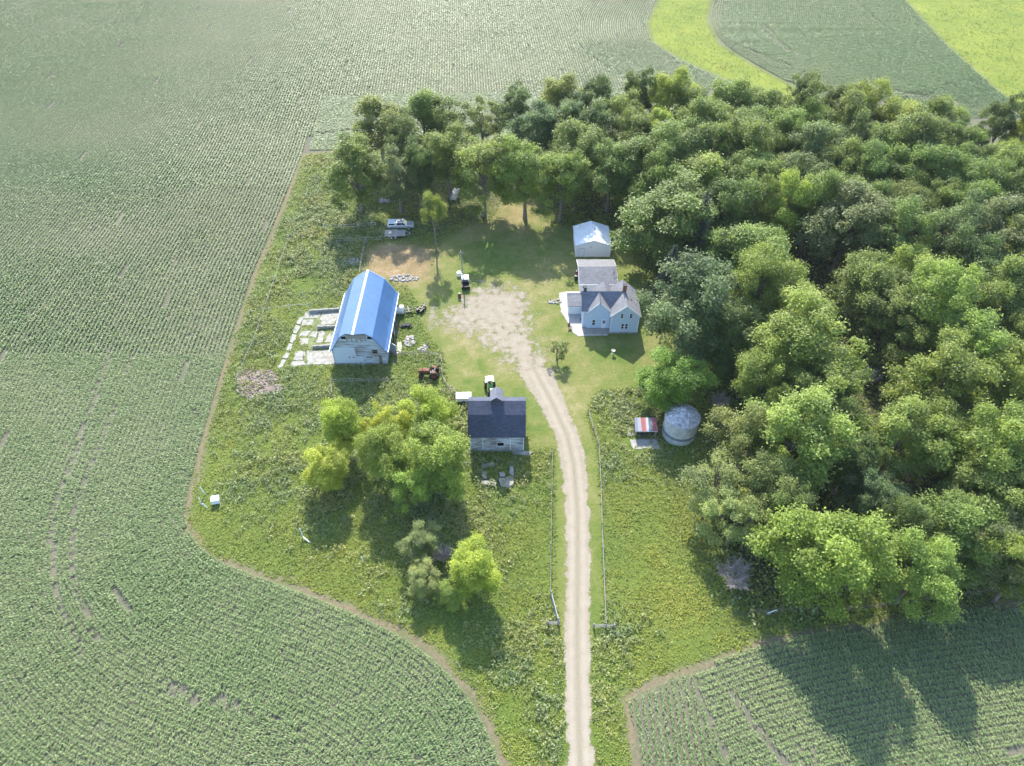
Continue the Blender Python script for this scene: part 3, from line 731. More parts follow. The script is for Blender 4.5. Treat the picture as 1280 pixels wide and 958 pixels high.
tree(591, 708, 33, 'y', 'broad', 'bright yellow young tree standing alone in the south meadow', 8.5, .6, name='young_tree')
tree(527, 680, 24, 'p', 'spray', 'bluish green bush behind the purple-grey dead one', 5.5, .55, name='bush', cat='bush')
tree(530, 722, 22, 'p', 'spray', 'bluish green bush in front of the purple-grey dead one', 5., .55, name='bush', cat='bush')
tree(561, 742, 18, 'b', 'shrub', 'light green low bush at the foot of the bright yellow tree', 4., .55, name='bush', cat='bush')
tree(541, 262, 18, 'b', 'lone', 'lone slender tree with a long bare leaning trunk beside the straw patch', 13.4, .77, name='slender_tree')
tree(697, 437, 16, 'o', 'sparse', 'small sparse fruit tree on the lawn between the driveway and the house', 4.2, .58, name='fruit_tree')
# spruces beside the house
def spruce(px, py, h, rm, label):
    P = G(px, py, h*.5); root = empty('spruce_tree', (P[0], P[1], 0), label, 'tree')
    parts = []
    n = 0
    for lev in np.linspace(.1, .985, 26):
        z = lev*h; rr = rm*(1-lev)**.8 + .15; nb = int(7 + 9*(1-lev))
        for a in np.arange(nb)*2*np.pi/nb + rng.uniform(0, 6):
            L = rr*rng.uniform(.8, 1.15); q = int(10 + 26*L/rm)
            s = rng.uniform(.1, 1, q); sp = rng.normal(0, .16, (q, 3)) * (L*.35)
            C = np.c_[np.cos(a)*L*s, np.sin(a)*L*s, z - .28*L*s**1.5 + .1*L*s] + sp*[1, 1, .4]
            V, Fq = leaves(C, np.tile([0, 0, 1.], (q, 1)), rng.uniform(.3, .6, q), .35, .5)
            parts.append((V, Fq, np.clip(rng.normal(.5, .25, q), 0, 1)))
    V, Fq, t = join(parts)
    o = np_mesh('crown', V, Fq, t, M['needle']); o.parent = root
    MB().tube((0, 0, -.2), (0, 0, h*.97), .28, .03, 8).build('trunk', M['bark'], root, local=True)
spruce(874, 290, 17, 4.2, 'tall grey-green spruce between the huge trees beside the house')
spruce(838, 340, 12, 3.4, 'darker shorter spruce with drooping branches beside the grey garage')
# dead shrubs and bare branches
def dead(px, py, r, h, label, n=260, mat='twig'):
    P = G(px, py, h*.5); root = empty('dead_shrub', (P[0], P[1], 0), label, 'shrub', None)
    mb = MB(); rr = random.Random(int(px)); rm = r / F * depth(P); wood_ = MB(); tips = []
    for j in range(11):
        a = rr.uniform(0, 6.28); q = rm*rr.uniform(.15, .75)
        m_ = np.array([math.cos(a)*q*.4, math.sin(a)*q*.4, h*rr.uniform(.25, .4)]); e = np.array([math.cos(a)*q, math.sin(a)*q, h*rr.uniform(.5, .85)])
        wood_.tube((0, 0, -.1), m_, .08, .05, 5); wood_.tube(m_, e, .05, .025, 5); tips += [(m_, e, a)]
    for q in range(n*2):
        m_, e, a = tips[rr.randrange(len(tips))]; st = m_ + (e - m_)*rr.uniform(.1, 1); a2 = a + rr.gauss(0, 1.3); L = rm*rr.uniform(.12, .42)
        md = st + np.array([math.cos(a2)*L*.6, math.sin(a2)*L*.6, L*rr.uniform(0, .9)]); a3 = a2 + rr.gauss(0, .7)
        mb.tube(st, md, .02, .014, 3); mb.tube(md, md + np.array([math.cos(a3)*L*.5, math.sin(a3)*L*.5, L*rr.uniform(-.1, .7)]), .014, .008, 3)
    wood_.build('stem', M[mat], root, local=True); mb.build('twigs', M[mat], root, local=True)
dead(915, 722, 28, 3.2, 'round grey leafless shrub at the edge of the meadow', 420)
dead(900, 502, 20, 4., 'grey leafless shrub beside the grain bin', 260)
dead(553, 692, 19, 4.6, 'purple-grey leafless shrub between the bluish bushes', 260)
dead(1266, 642, 20, 9., 'grey bare crown poking out of the near edge of the wood', 220)
dead(1140, 590, 22, 5., 'fallen bare branches in a dark hollow of the wood', 220)
dead(1196, 286, 20, 15., 'grey half-dead crown with bare twigs in the middle of the wood', 200)
dead(915, 606, 20, 9.5, 'bare grey branches showing through the pale tree below the grain bin', 150, 'palebark')
dead(985, 556, 16, 14, 'grey dead twigs on top of a light crown beside the grain bin', 120)
dead(1085, 470, 18, 4.5, 'pale broken branches in the dark gap behind the middle of the wood', 240, 'palebark')

# ------------------------------------------------------------------ meadow grass and tall weeds
def scatter(n, poly_bounds, accept):
    x0, y0, x1, y1 = poly_bounds; P = np.c_[rng.uniform(x0, x1, n), rng.uniform(y0, y1, n)]
    P = P[inview(P, 1.1)]; return P[rng.uniform(0, 1, len(P)) < accept(P)]
build_poly = [np.array(q, float) for q in (
    [(-31.2, 89.4), (-21.2, 89.4), (-21.2, 105.6), (-31.2, 105.6)], [(-6.7, 69.9), (2, 69.9), (2, 77.3), (-6.7, 77.3)],
    [(10, 97.5), (23, 97.5), (23, 106), (10, 106)], [(12.6, 109), (20.4, 109), (20.4, 117.5), (12.6, 117.5)], [(12.8, 121.6), (20.3, 121.6), (20.3, 129), (12.8, 129)])]
bin_c = np.array([26.3, 73.7])
slabs_px = {'a': [(381,392),(425,389),(420,407),(398,408),(378,406)], 'b': [(376,414),(416,413),(412,430),(390,434),(374,424)], 'c': [(384,439),(416,438),(418,456),(363,458),(370,441)], 'strip': [(375,396),(383,399),(372,425),(358,458),(347,462),(352,445),(364,424)]}
slabs = {k: G2(v) for k, v in slabs_px.items()}
shed_slab = G2([(786.5,549.5),(823,547.5),(824,561),(793,562)])
patio = G2([(699,366),(712,364.5),(729,364.5),(731,407),(732,412.5),(762,413),(762,418.5),(724,421),(717,417),(709,403),(702,392),(700,382)])
def clear(P):
    k = no(P, *build_poly) & (np.linalg.norm(P - bin_c, axis=1) > 2.6)
    for q in list(slabs.values()) + [shed_slab, patio]: k &= ~inpoly(P, q) | (rng.uniform(0, 1, len(P)) < .09)
    return k
dr_e = lambda P: np.where(P[:, 1] < 90, dist_poly(P, drive_c, False) > 1.75, True)
tallzone = [G2(q) for q in (
    [(385,205),(420,200),(455,250),(490,290),(455,310),(450,345),(420,385),(345,390),(340,465),(415,460),(490,457),(552,447),(560,480),(585,500),(588,600),(680,575),(688,600),(620,650),(560,690),(470,640),(390,690),(330,640),(300,560),(268,520),(310,430),(345,300)],
    [(738,500),(770,484),(835,480),(880,560),(850,590),(760,580),(744,545)],
    [(560,600),(640,600),(640,640),(580,720),(510,740),(480,640)], [(735,760),(790,780),(780,960),(745,960),(738,800)], [(640,760),(700,790),(706,960),(680,960),(610,800)])]
def tall_s(P): return np.max([sdf(P, q) for q in tallzone], axis=0)
def acc_weed(P):
    a = soft(tall_s(P) + (fbm(P, 7, 44) - .5) * 9, 5) * (sdf(P, farm) > .9) * clear(P) * dr_e(P)
    a *= (sdf(P, lawn) < -.2) * (sdf(P, straw) < -.1) * soft(fbm(P, 4.5, 8) - .46, .22) * 1.25
    return np.clip(a, 0, 1)
P = scatter(90000, (-55, 22, 40, 168), acc_weed)
n = len(P); sz = rng.uniform(.5, 1.0, n) * (.45 + 1.0*fbm(P, 9, 21)); tz = np.clip(.15 + .8*fbm(P, 8, 77) + rng.normal(0, .12, n), 0, 1)
nl = 11
cc_ = np.repeat(np.c_[P, np.zeros(n)], nl, axis=0); ss = np.repeat(sz, nl)
off = unit(n*nl); off[:, 2] = np.abs(off[:, 2])
C = cc_ + off * (ss * rng.uniform(.5, 1., n*nl))[:, None] * [.62, .62, 1.05]
Vw, Fw = leaves(C, off*.35 + [0, 0, 1.], ss * rng.uniform(.26, .46, n*nl), .5, .45)
o = np_mesh('tall_weeds', Vw, Fw, np.clip(np.repeat(tz, nl) + rng.normal(0, .12, n*nl), 0, 1), M['weed'])
tag(o, 'rank leafy weeds growing round the barn, the corn crib and the shed', 'weeds', kind='stuff')
def acc_grass(P):
    lush = np.maximum(sdf(P, waterway), sdf(P, corner_grass)) > .3
    return np.where(lush, .8 * (.5 + fbm(P, 5, 3)), acc_meadow(P))
def acc_meadow(P):
    a = (sdf(P, farm) + (fbm(P, 2.5, 91) - .5) * 1.2 > .3) * clear(P) * dr_e(P) * (sdf(P, lawn) < .2) * (sdf(P, straw) < .4)
    a = a * np.where(sdf(P, wood) > 4, .25, 1.) * (.3 + .9*fbm(P, 4, 55)) * np.where(tall_s(P) > 3, .45, 1.)
    return np.clip(a * np.where(P[:, 1] > 110, .6, 1.), 0, 1)
P = np.r_[scatter(260000, (-58, 21, 70, 170), acc_grass), scatter(40000, (45, 170, 215, 300), lambda P: acc_grass(P) * ((sdf(P, waterway) > .3) | (sdf(P, corner_grass) > .3)))]
n = len(P); sz = .82 * rng.uniform(.6, 1.25, n) * (.4 + 1.*fbm(P, 4, 9)) * np.where(P[:, 1] > 170, .9, 1); tz = np.clip(.05 + .5*fbm(P, 12, 14) + .5*fbm(P, 2.5, 15) + rng.normal(0, .1, n), 0, 1)
V, Fq, t = blades(np.c_[P, np.zeros(n)], 6, .5*sz, .085*sz + .02, .2, 1.0, .8, 2, tz)
o = np_mesh('meadow_grass', V, Fq, t, M['grass']); tag(o, 'uneven yellow-green grass covering the meadow around the farmstead', 'grass', kind='stuff')
# understorey of the wood
P = scatter(26000, (14, 40, 130, 172), lambda P: np.clip(soft(sdf(P, wood), 3) * clear(P) * (.2 + fbm(P, 7, 66)) * .8, 0, 1))
n = len(P); sz = rng.uniform(.5, 1.4, n); nl = 8
off = unit(n*nl); off[:, 2] = np.abs(off[:, 2]); ss = np.repeat(sz, nl)
C = np.repeat(np.c_[P, np.zeros(n)], nl, axis=0) + off * ss[:, None] * [.9, .9, 1.1]
Vu, Fu = leaves(C, off*.6 + [0, 0, .5], ss * rng.uniform(.3, .55, n*nl), .55, .5)
o = np_mesh('undergrowth', Vu, Fu, np.clip(rng.normal(.3, .2, n*nl), 0, 1), M['weed']); tag(o, 'green undergrowth between the trunks of the wood', 'undergrowth', kind='stuff')

# ------------------------------------------------------------------ buildings
def window(parent, x, y, z, wd, ht, axis='Y', face=-1, frame=.09, mat='trim', pane='glass', bars=True):
    """window centred at (x,y,z) on a wall facing -Y (axis Y) or +-X (axis X)"""
    a, h = wd/2, ht/2; d = .05*face
    fr = MB(); gl = MB()
    def bx(mb, u0, z0, u1, z1, t0, t1):
        t0, t1 = sorted((t0*face, t1*face))
        if axis == 'Y': mb.box(x+u0, y+t0, z+z0, x+u1, y+t1, z+z1)
        else: mb.box(x+t0, y+u0, z+z0, x+t1, y+u1, z+z1)
    bx(fr, -a-frame, -h-frame, -a, h+frame, .0, .07); bx(fr, a, -h-frame, a+frame, h+frame, .0, .07)
    bx(fr, -a, h, a, h+frame, .0, .07); bx(fr, -a, -h-frame, a, -h, .0, .07)
    if bars: bx(fr, -a, -.03, a, .03, .0, .055)
    o = fr.build('window', M[mat], parent)
    bx(gl, -a, -h, a, h, -.0, .025); gl.build('pane', M[pane], o)
    return o
def xz(pts, y): return [(x, y, z) for x, z in pts]

# --- barn
bx_, by0, by1 = -26.2, 89.55, 105.4
barn = empty('barn', (bx_, (by0+by1)/2, 0), 'old white gambrel barn with bright blue metal roof and peeling front', 'barn')
hw = 4.58
prof = [(bx_-hw, 0), (bx_+hw, 0), (bx_+hw, 3.45), (bx_+2.72, 6.35), (bx_, 8.2), (bx_-2.72, 6.35), (bx_-hw, 3.45)]
MB().prism(prof, by0, by1).build('wall', M['barnboards'], barn)
MB().box(bx_-hw-.04, by0-.04, -.1, bx_+hw+.04, by1+.04, .35).build('foundation', M['concrete_dark'], barn)
rf = MB(); ro0, ro1 = by0-.22, by1+.2
seg = [(5.02, 3.12), (4.5, 3.62), (2.8, 6.45)]
for s in (-1, 1):
    for (a, za), (b_, zb) in zip(seg[:-1], seg[1:]):
        rf.slab([(bx_+s*a, ro0, za), (bx_+s*a, ro1, za), (bx_+s*b_, ro1, zb), (bx_+s*b_, ro0, zb)], .1)
    rf.slab([(bx_+s*2.8, ro0, 6.45), (bx_+s*2.8, ro1, 6.45), (bx_, ro1, 8.42), (bx_, by0-1.75, 8.42), (bx_+s*1.65, ro0, 7.26)], .1)
roof = rf.build('roof', M['blue'], barn)
MB().prism([(bx_-.22, 8.30), (bx_+.22, 8.30), (bx_+.2, 8.36), (bx_, 8.5), (bx_-.2, 8.36)], by0-1.72, ro1+.03).build('ridge_cap', M['trim'], roof)
et = MB()
for s in (-1, 1):
    et.slab([(bx_+s*5.0, ro1+.01, 3.16), (bx_+s*4.5, ro1+.01, 3.66), (bx_+s*4.5, ro1+.07, 3.66), (bx_+s*5.0, ro1+.07, 3.16)], .16)
    for (a, za), (b_, zb) in zip([(4.5, 3.62), (2.8, 6.45)], [(2.8, 6.45), (0, 8.42)]):
        et.tube((bx_+s*a, ro1+.06, za), (bx_+s*b_, ro1+.06, zb), .09, n=5)
et.build('edge_trim', M['trim'], roof)
for s in (-1, 1):
    MB().box(bx_+s*5.05-.06, ro0, 3.02, bx_+s*5.05+.06, ro1, 3.14).build('eave_board', M['trim'], barn)
hd = MB()
for i, x in enumerate(np.linspace(-1.55, 1.55, 9)):
    hh_ = [1.5, 1.1, 1.6, .9, 1.7, 1.2, 1.65, 1., 1.4][i]
    hd.box(bx_+x-.15, by0-.06, 6.95-hh_, bx_+x+.14, by0-.02, 6.95)
hd.build('hay_door', M['wood'], barn)
MB().prism([(bx_-1.75, 6.7), (bx_+1.75, 6.7), (bx_, 7.95)], by0-.02, by0+.02).build('hay_opening', M['void'], barn)
for x0 in (-2.5, 1.9): MB().box(bx_+x0, by0-.035, 5.9, bx_+x0+.75, by0+.02, 6.45).build('hatch', M['void'], barn)
window(barn, bx_-1.75, by0, 1.75, .42, .38); window(barn, bx_-1.05, by0, 1.75, .42, .38)
window(barn, bx_+1.75, by0, 1.78, 1.3, .42)
window(barn, bx_+2.75, by0, 3.05, .8, .75, mat='wood', pane='void')
dr = MB().box(bx_-.55, by0-.08, .1, bx_+.75, by0-.01, 2.0).build('door', M['white'], barn)
MB().tube((bx_+.6, by0-.1, 1.0), (bx_+.6, by0-.1, 1.25), .03).build('handle', M['black'], dr)
MB().box(bx_+3.3, by0-.05, .12, bx_+3.75, by0-.005, 2.2).build('door', M['darkwood'], barn)
MB().box(bx_-4.3, by0-.014, .36, bx_-.6, by0+.02, 4.0).build('repaired_panel', M['white'], barn)
for y in (93.4, 98.2): MB().box(bx_+hw-.01, y, .15, bx_+hw+.03, y+1.9, 2.4).build('doorway', M['void'], barn)
MB().cbox((bx_+hw+.75, 92.5, 1.15), (1.5, .07, 2.1), R(-38)).build('door', M['white'], barn)
MB().cbox((bx_+hw+.28, 97.4, 1.15), (.07, 1.6, 2.1), R(8)).build('door', M['white'], barn)

# --- house
HX, HY = 17.8, 101.
house = empty('farmhouse', (HX, HY, 0), 'white gabled farmhouse with dark shingle roof and two chimneys', 'house')
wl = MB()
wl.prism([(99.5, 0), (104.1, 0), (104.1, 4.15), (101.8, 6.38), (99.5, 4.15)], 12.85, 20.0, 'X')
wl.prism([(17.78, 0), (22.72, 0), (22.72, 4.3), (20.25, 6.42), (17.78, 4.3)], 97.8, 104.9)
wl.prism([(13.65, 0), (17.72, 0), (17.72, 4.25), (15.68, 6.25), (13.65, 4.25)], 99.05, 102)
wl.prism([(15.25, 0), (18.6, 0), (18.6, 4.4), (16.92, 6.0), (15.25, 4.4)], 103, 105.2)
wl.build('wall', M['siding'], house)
MB().box(17.7, 97.72, 0, 22.8, 104.95, .3).build('foundation', M['concrete_dark'], house)
def gable(mb, xc, hwid, ez, rz_, y0, y1, t=.13):
    for s in (-1, 1): mb.slab([(xc+s*hwid, y0, ez), (xc+s*hwid, y1, ez), (xc, y1, rz_), (xc, y0, rz_)], t)
r1 = MB()
for s, y in ((-1, 99.15), (1, 104.45)): r1.slab([(12.5, y, 3.97), (20.2, y, 3.97), (20.2, 101.8, 6.52), (12.5, 101.8, 6.52)], .13)
roof = r1.build('roof', M['shingle_dark'], house)
r2 = MB(); gable(r2, 20.25, 2.8, 4.2, 6.6, 97.45, 105.2)
r2.build('wing_roof', M['shingle'], house)
r3 = MB(); gable(r3, 15.68, 2.28, 4.12, 6.4, 98.72, 101.75); r3.build('front_gable_roof', M['shingle'], house)
r4 = MB(); gable(r4, 16.92, 2.0, 4.22, 6.14, 101.9, 105.5); r4.build('rear_gable_roof', M['shingle'], house)
tr = MB()
for xc, hwid, ez, rz_, y in ((20.25, 2.82, 4.2, 6.6, 97.42), (15.68, 2.28, 4.12, 6.4, 98.69)):
    for s in (-1, 1): tr.slab([(xc+s*hwid, y, ez+.02), (xc, y, rz_+.02), (xc, y+.05, rz_+.02), (xc+s*hwid, y+.05, ez+.02)], .24)
for x in (17.8, 22.7): tr.box(x-.08, 97.74, .3, x+.08, 97.83, 4.15)
tr.box(12.82, 99.44, .1, 12.98, 99.52, 3.95)
tr.box(12.55, 99.1, 3.82, 13.75, 99.14, 3.96)
tr.build('trim', M['trim'], house)
def chimney(x, y, z0, z1, wdt, mat):
    o = MB().box(x-wdt, y-wdt, z0, x+wdt, y+wdt, z1).build('chimney', M[mat], roof)
    MB().box(x-wdt-.07, y-wdt-.07, z1, x+wdt+.07, y+wdt+.07, z1+.14).build('chimney_cap', M['soot'], o)
chimney(13.15, 102.0, 5.9, 7.2, .26, 'soot'); chimney(20.2, 101.9, 6.0, 7.75, .3, 'brick')
window(house, 19.6, 97.8, 4.1, .42, .95); window(house, 21.2, 97.8, 4.1, .42, .95)
window(house, 19.93, 97.8, 1.7, .42, 1.15); window(house, 20.62, 97.8, 1.7, .42, 1.15)
window(house, 14.85, 99.05, 1.55, .5, 1.15)
window(house, 22.73, 100.2, 2.0, .6, 1.1, 'X', 1); window(house, 22.73, 103.2, 2.0, .6, 1.1, 'X', 1)
dr = MB().box(16.3, 98.98, .25, 17.1, 99.045, 2.25).build('door', M['trim'], house)
MB().box(16.45, 98.96, 1.35, 16.95, 98.99, 2.05).build('door_glass', M['seat'], dr)
dk = MB().box(13.05, 97.55, 0, 17.68, 99.0, .25).build('porch_deck', M['wood'], house)
MB().box(13.4, 97.15, 0, 17.3, 97.53, .14).build('step', M['patio'], dk)
# lean-to mudroom on the west side
MB().prism([(103.2, 0), (105.6, 0), (105.6, 2.75), (103.2, 2.2)], 10.5, 12.84, 'X').build('mudroom_wall', M['trim'], house)
MB().slab([(10.3, 102.95, 2.16), (12.84, 102.95, 2.16), (12.84, 105.8, 2.86), (10.3, 105.8, 2.86)], .1).build('mudroom_roof', M['shingle'], house)
MB().box(10.3, 105.85, 2.3, 12.8, 105.95, 3.0).build('parapet', M['trim'], house)

# --- grey-roofed garage
ga = empty('garage', (16.5, 113.2, 0), 'low garage with grey shingle roof between the farmhouse and the white garage', 'garage')
MB().prism([(109.5, 0), (116.9, 0), (116.9, 2.45), (113.2, 3.5), (109.5, 2.45)], 13.15, 19.95, 'X').build('wall', M['garagesiding'], ga)
rf = MB()
for y in (109.15, 117.25): rf.slab([(12.85, y, 2.48), (20.2, y, 2.48), (20.2, 113.2, 3.72), (12.85, 113.2, 3.72)], .12)
rf.build('roof', M['shingle'], ga)
tr = MB(); tr.box(12.85, 109.08, 2.33, 20.2, 109.13, 2.47); tr.box(12.8, 117.26, 2.33, 20.2, 117.3, 2.47)
for x in (12.80, 20.21):
    for y in (109.15, 117.25): tr.slab([(x, y, 2.5), (x+.05, y, 2.5), (x+.05, 113.2, 3.74), (x, 113.2, 3.74)], .2)
tr.build('trim', M['trim'], ga)
window(ga, 13.9, 109.5, 1.6, .6, .5)
MB().box(13.09, 110.2, .05, 13.14, 113.2, 2.1).build('door', M['trim'], ga)

# --- white metal garage
gb = empty('garage', (16.55, 125.2, 0), 'white garage with shiny white metal roof in front of the tree row', 'garage')
MB().prism([(13.03, 0), (20.07, 0), (20.07, 2.85), (16.55, 3.95), (13.03, 2.85)], 121.8, 128.6).build('wall', M['garagesiding'], gb)
rf = MB(); gable(rf, 16.55, 3.75, 2.83, 4.1, 121.6, 128.85, .09); rf.build('roof', M['whiteroof'], gb)
dr = MB().box(13.75, 121.74, .04, 14.75, 121.79, 2.05).build('door', M['garagesiding'], gb)
fr = MB(); fr.box(13.69, 121.72, .04, 13.745, 121.79, 2.11); fr.box(14.755, 121.72, .04, 14.81, 121.79, 2.11); fr.box(13.75, 121.72, 2.055, 14.75, 121.79, 2.11)
fr.build('frame', M['grey'], dr)
MB().box(16.0, 121.73, 2.35, 16.15, 121.79, 2.55).build('lamp', M['black'], gb)
tr = MB()
for x in (13.0, 20.1): tr.box(x-.07, 121.74, .02, x+.07, 121.82, 2.8)
tr.build('trim', M['trim'], gb)

# --- corn crib
cx0, cx1 = -6.35, 1.75
crib = empty('corn_crib', (-2.3, 73.5, 0), 'weathered corn crib with charcoal gambrel roof and small rooftop cupola', 'corn crib')
MB().prism([(70.15, 0), (76.85, 0), (76.85, 3.8), (75.2, 6.4), (73.5, 7.5), (71.8, 6.4), (70.15, 3.8)], cx0, cx1, 'X').build('wall', M['cribboards'], crib)
MB().box(cx0-.05, 70.05, -.1, cx1+.05, 76.95, .28).build('foundation', M['concrete_dark'], crib)
rf = MB(); rx0, rx1 = cx0-.3, cx1+.32
for s in (-1, 1):
    rf.slab([(rx0, 73.5+s*3.72, 3.55), (rx1, 73.5+s*3.72, 3.55), (rx1, 73.5+s*1.85, 6.64), (rx0, 73.5+s*1.85, 6.64)], .12)
    rf.slab([(rx0, 73.5+s*1.85, 6.64), (rx1, 73.5+s*1.85, 6.64), (rx1, 73.5, 7.72), (rx0, 73.5, 7.72)], .12)
roof = rf.build('roof', M['shingle_navy'], crib)
cu = MB().prism([(-3.05, 6.9), (-1.55, 6.9), (-1.55, 8.75), (-2.3, 9.3), (-3.05, 8.75)], 72.75, 74.6).build('cupola', M['shingle_navy'], crib)
rf = MB(); gable(rf, -2.3, .98, 8.68, 9.45, 72.5, 74.8, .09); rf.build('cupola_roof', M['shingle_dark'], cu)
window(crib, -1.75, 70.06, 1.75, 1.0, .8, pane='void', frame=.06, bars=False)
MB().box(-4.4, 70.09, .35, -.3, 70.14, 3.4).build('door', M['cribboards'], crib)
tr = MB()
for x in (-4.45, -.25): tr.box(x-.05, 70.06, .3, x+.05, 70.13, 3.42)
tr.build('door_frame', M['trim'], crib)
tr = MB()
for x in (cx0, cx1): tr.box(x-.07, 70.08, .3, x+.07, 70.19, 3.5)
tr.build('trim', M['white'], crib)

# --- grain bin
gbn = empty('grain_bin', (26.3, 73.7, 0), 'round galvanised grain bin with dented conical roof at the edge of the wood', 'grain bin')
MB().lathe((26.3, 73.7, 0), [(2.62, 0), (2.62, 1.05)], 48).build('wall', M['galv'], gbn, smooth=False)
MB().lathe((26.3, 73.7, 0), [(2.63, 1.05), (2.63, 1.6)], 48).build('ring', M['galvdark'], gbn)
MB().lathe((26.3, 73.7, 0), [(2.62, 1.6), (2.62, 4.15)], 48).build('wall', M['galv'], gbn)
nv = 40; P = []; rr = random.Random(4)
rings = [(2.74, 4.1), (2.0, 4.6), (1.2, 5.12), (.42, 5.55)]
for r, z in rings:
    for i in range(nv):
        k = .05 if i % 2 else 0
        P.append((26.3 + r*math.cos(6.2832*i/nv), 73.7 + r*math.sin(6.2832*i/nv), z + k + (rr.gauss(0, .05) if r < 2.5 else 0)))
Fs = [(j*nv+i, j*nv+(i+1) % nv, (j+1)*nv+(i+1) % nv, (j+1)*nv+i) for j in range(3) for i in range(nv)] + [tuple(range(3*nv, 4*nv))]
rf = MB().add(P, Fs).build('roof', M['galvroof'], gbn)
MB().lathe((26.3, 73.7, 0), [(.5, 5.5), (.5, 5.68), (.2, 5.85)], 20).build('vent_cap', M['galvroof'], rf)
MB().cbox((25.95, 75.0, 5.03), (.55, .4, .1)).build('hatch', M['void'], rf)
MB().cbox((26.8, 71.02, 2.6), (.7, .08, 1.4)).build('door', M['galv'], gbn)
# --- loafing shed
sh = empty('shed', (21., 73.9, 0), 'tiny open-fronted shed with red and blue-grey striped tin roof beside the grain bin', 'shed')
wl = MB(); wl.box(19.35, 74.75, 0, 22.6, 74.85, 2.1)
for x in (19.35, 22.52): wl.prism([(72.95, 0), (74.74, 0), (74.74, 2.1), (72.95, 1.5)], x, x+.08, 'X')
wl.build('wall', M['darkwood'], sh); MB().box(19.45, 73.0, 0, 22.5, 74.7, .06).build('floor', M['darkwood'], sh)  # floor sheet added; its dark colour stands in for shade inside the open front
MB().slab([(19.22, 72.78, 1.6), (22.72, 72.78, 1.6), (22.72, 74.98, 2.34), (19.22, 74.98, 2.34)], .06).build('roof', M['stripes'], sh)
MB().box(19.25, 72.8, 1.42, 22.7, 72.86, 1.53).build('fascia', M['trim'], sh)
for x in (19.4, 22.4): MB().box(x, 72.95, 0, x+.12, 73.07, 1.45).build('post', M['wood'], sh)
def rough(poly, j=.09, step=.45):
    rd = random.Random(int(abs(poly[0][0])*100)); out = []
    for i in range(len(poly)):
        a, b_ = np.array(poly[i]), np.array(poly[(i+1) % len(poly)]); n = max(1, int(np.linalg.norm(b_-a)/step))
        for q in range(n): out.append(a + (b_-a)*q/n + np.array([rd.gauss(0, j), rd.gauss(0, j)]))
    return out
def pave(name, poly, label, z=.05, mat='concrete', kind='structure'):
    poly = rough(poly)
    o = MB().flat([tuple(p) for p in poly], -.05, z).build(name, M[mat]); return tag(o, label, 'pavement', kind=kind)
pave('pavement', shed_slab, 'cracked pale concrete slab in front of the striped shed')
pave('pavement', G2([(783,535),(791.5,534.5),(791.5,545),(784.5,545)]), 'small pale concrete pad on the west side of the striped shed')
pave('patio', patio, 'pale concrete patio wrapping the west side of the farmhouse', .06, 'patio')
# broken concrete yard beside the barn: irregular slabs with weeds in the joints
def broken(poly, gap=.12):
    return poly
cells = [[(382,391),(402,389.5),(398,398),(379,399)], [(403.5,390),(424,389),(421,405),(402,406),(400,398)], [(379,400.5),(392,400),(390,407),(377,407)],
         [(377,415),(389,414.5),(384,420),(374,421)], [(391,415),(398,414.8),(394.5,422),(386,421)], [(400,415),(406.5,414.5),(403,429),(396,429),(397,421)], [(412,417),(417,417),(414,428),(405,429)],
         [(375,423),(386,423.5),(386,431),(376,432)], [(369,440),(382,440),(379,450),(367,450.5)], [(384,439),(416,438),(418,455),(384,456.5)], [(365,452.5),(380,452),(382,456.8),(362,457.8)]]
pave('pavement', G2([(381,390),(425,388.5),(421,432),(418,456),(362,458),(370,440),(375,414)]), 'stained and overgrown old concrete lot beside the barn', .02, 'lot')
for c_ in cells: pave('concrete_slab', G2(c_), 'broken pale concrete slabs of the old lot on the barn west side', .07)
strip = [[(375,397),(380,397),(376,406),(370,405)], [(369.5,406.5),(375.5,407.5),(372,417),(366,417)], [(365.5,418.5),(371.5,418.5),(367,429),(362,428)], [(361.5,429.5),(366.5,431),(363,440),(358,439)], [(358,441),(362.5,442),(358,449),(353,448)], [(352.5,450),(358.5,450.5),(354,459.5),(347,461)]]
for c_ in strip: pave('concrete_slab', G2(c_), 'narrow broken concrete kerb along the outer side of the barn lot', .12)
def lowwall(p0, p1, h, th, label):
    a, b_ = G(*p0), G(*p1); d = b_ - a; L = np.linalg.norm(d); c_ = (a + b_)/2
    root = empty('concrete_wall', tuple(c_), label, 'wall', None, math.atan2(d[1], d[0]))
    rr = random.Random(int(p0[0]*7)); mb = MB(); n = 6
    for i in range(n):
        x0, x1 = -L/2 + L*i/n, -L/2 + L*(i+1)/n
        mb.box(x0, -th/2, -.1, x1, th/2, h*rr.uniform(.85, 1.05))
    mb.build('stem', M['concrete_dark'], root, local=True)
    MB().box(-L/2-.05, -th/2-.15, -.1, L/2+.05, th/2+.15, .12).build('footing', M['concrete'], root, local=True)
lowwall((387,391.5), (425,388.5), .7, .3, 'long low grey concrete wall at the far end of the broken slab lot')
lowwall((397,411), (421,410), .65, .3, 'low grey concrete wall across the middle of the barn lot')
lowwall((391,435.5), (417,434), .65, .3, 'low grey concrete wall nearest the barn front corner')
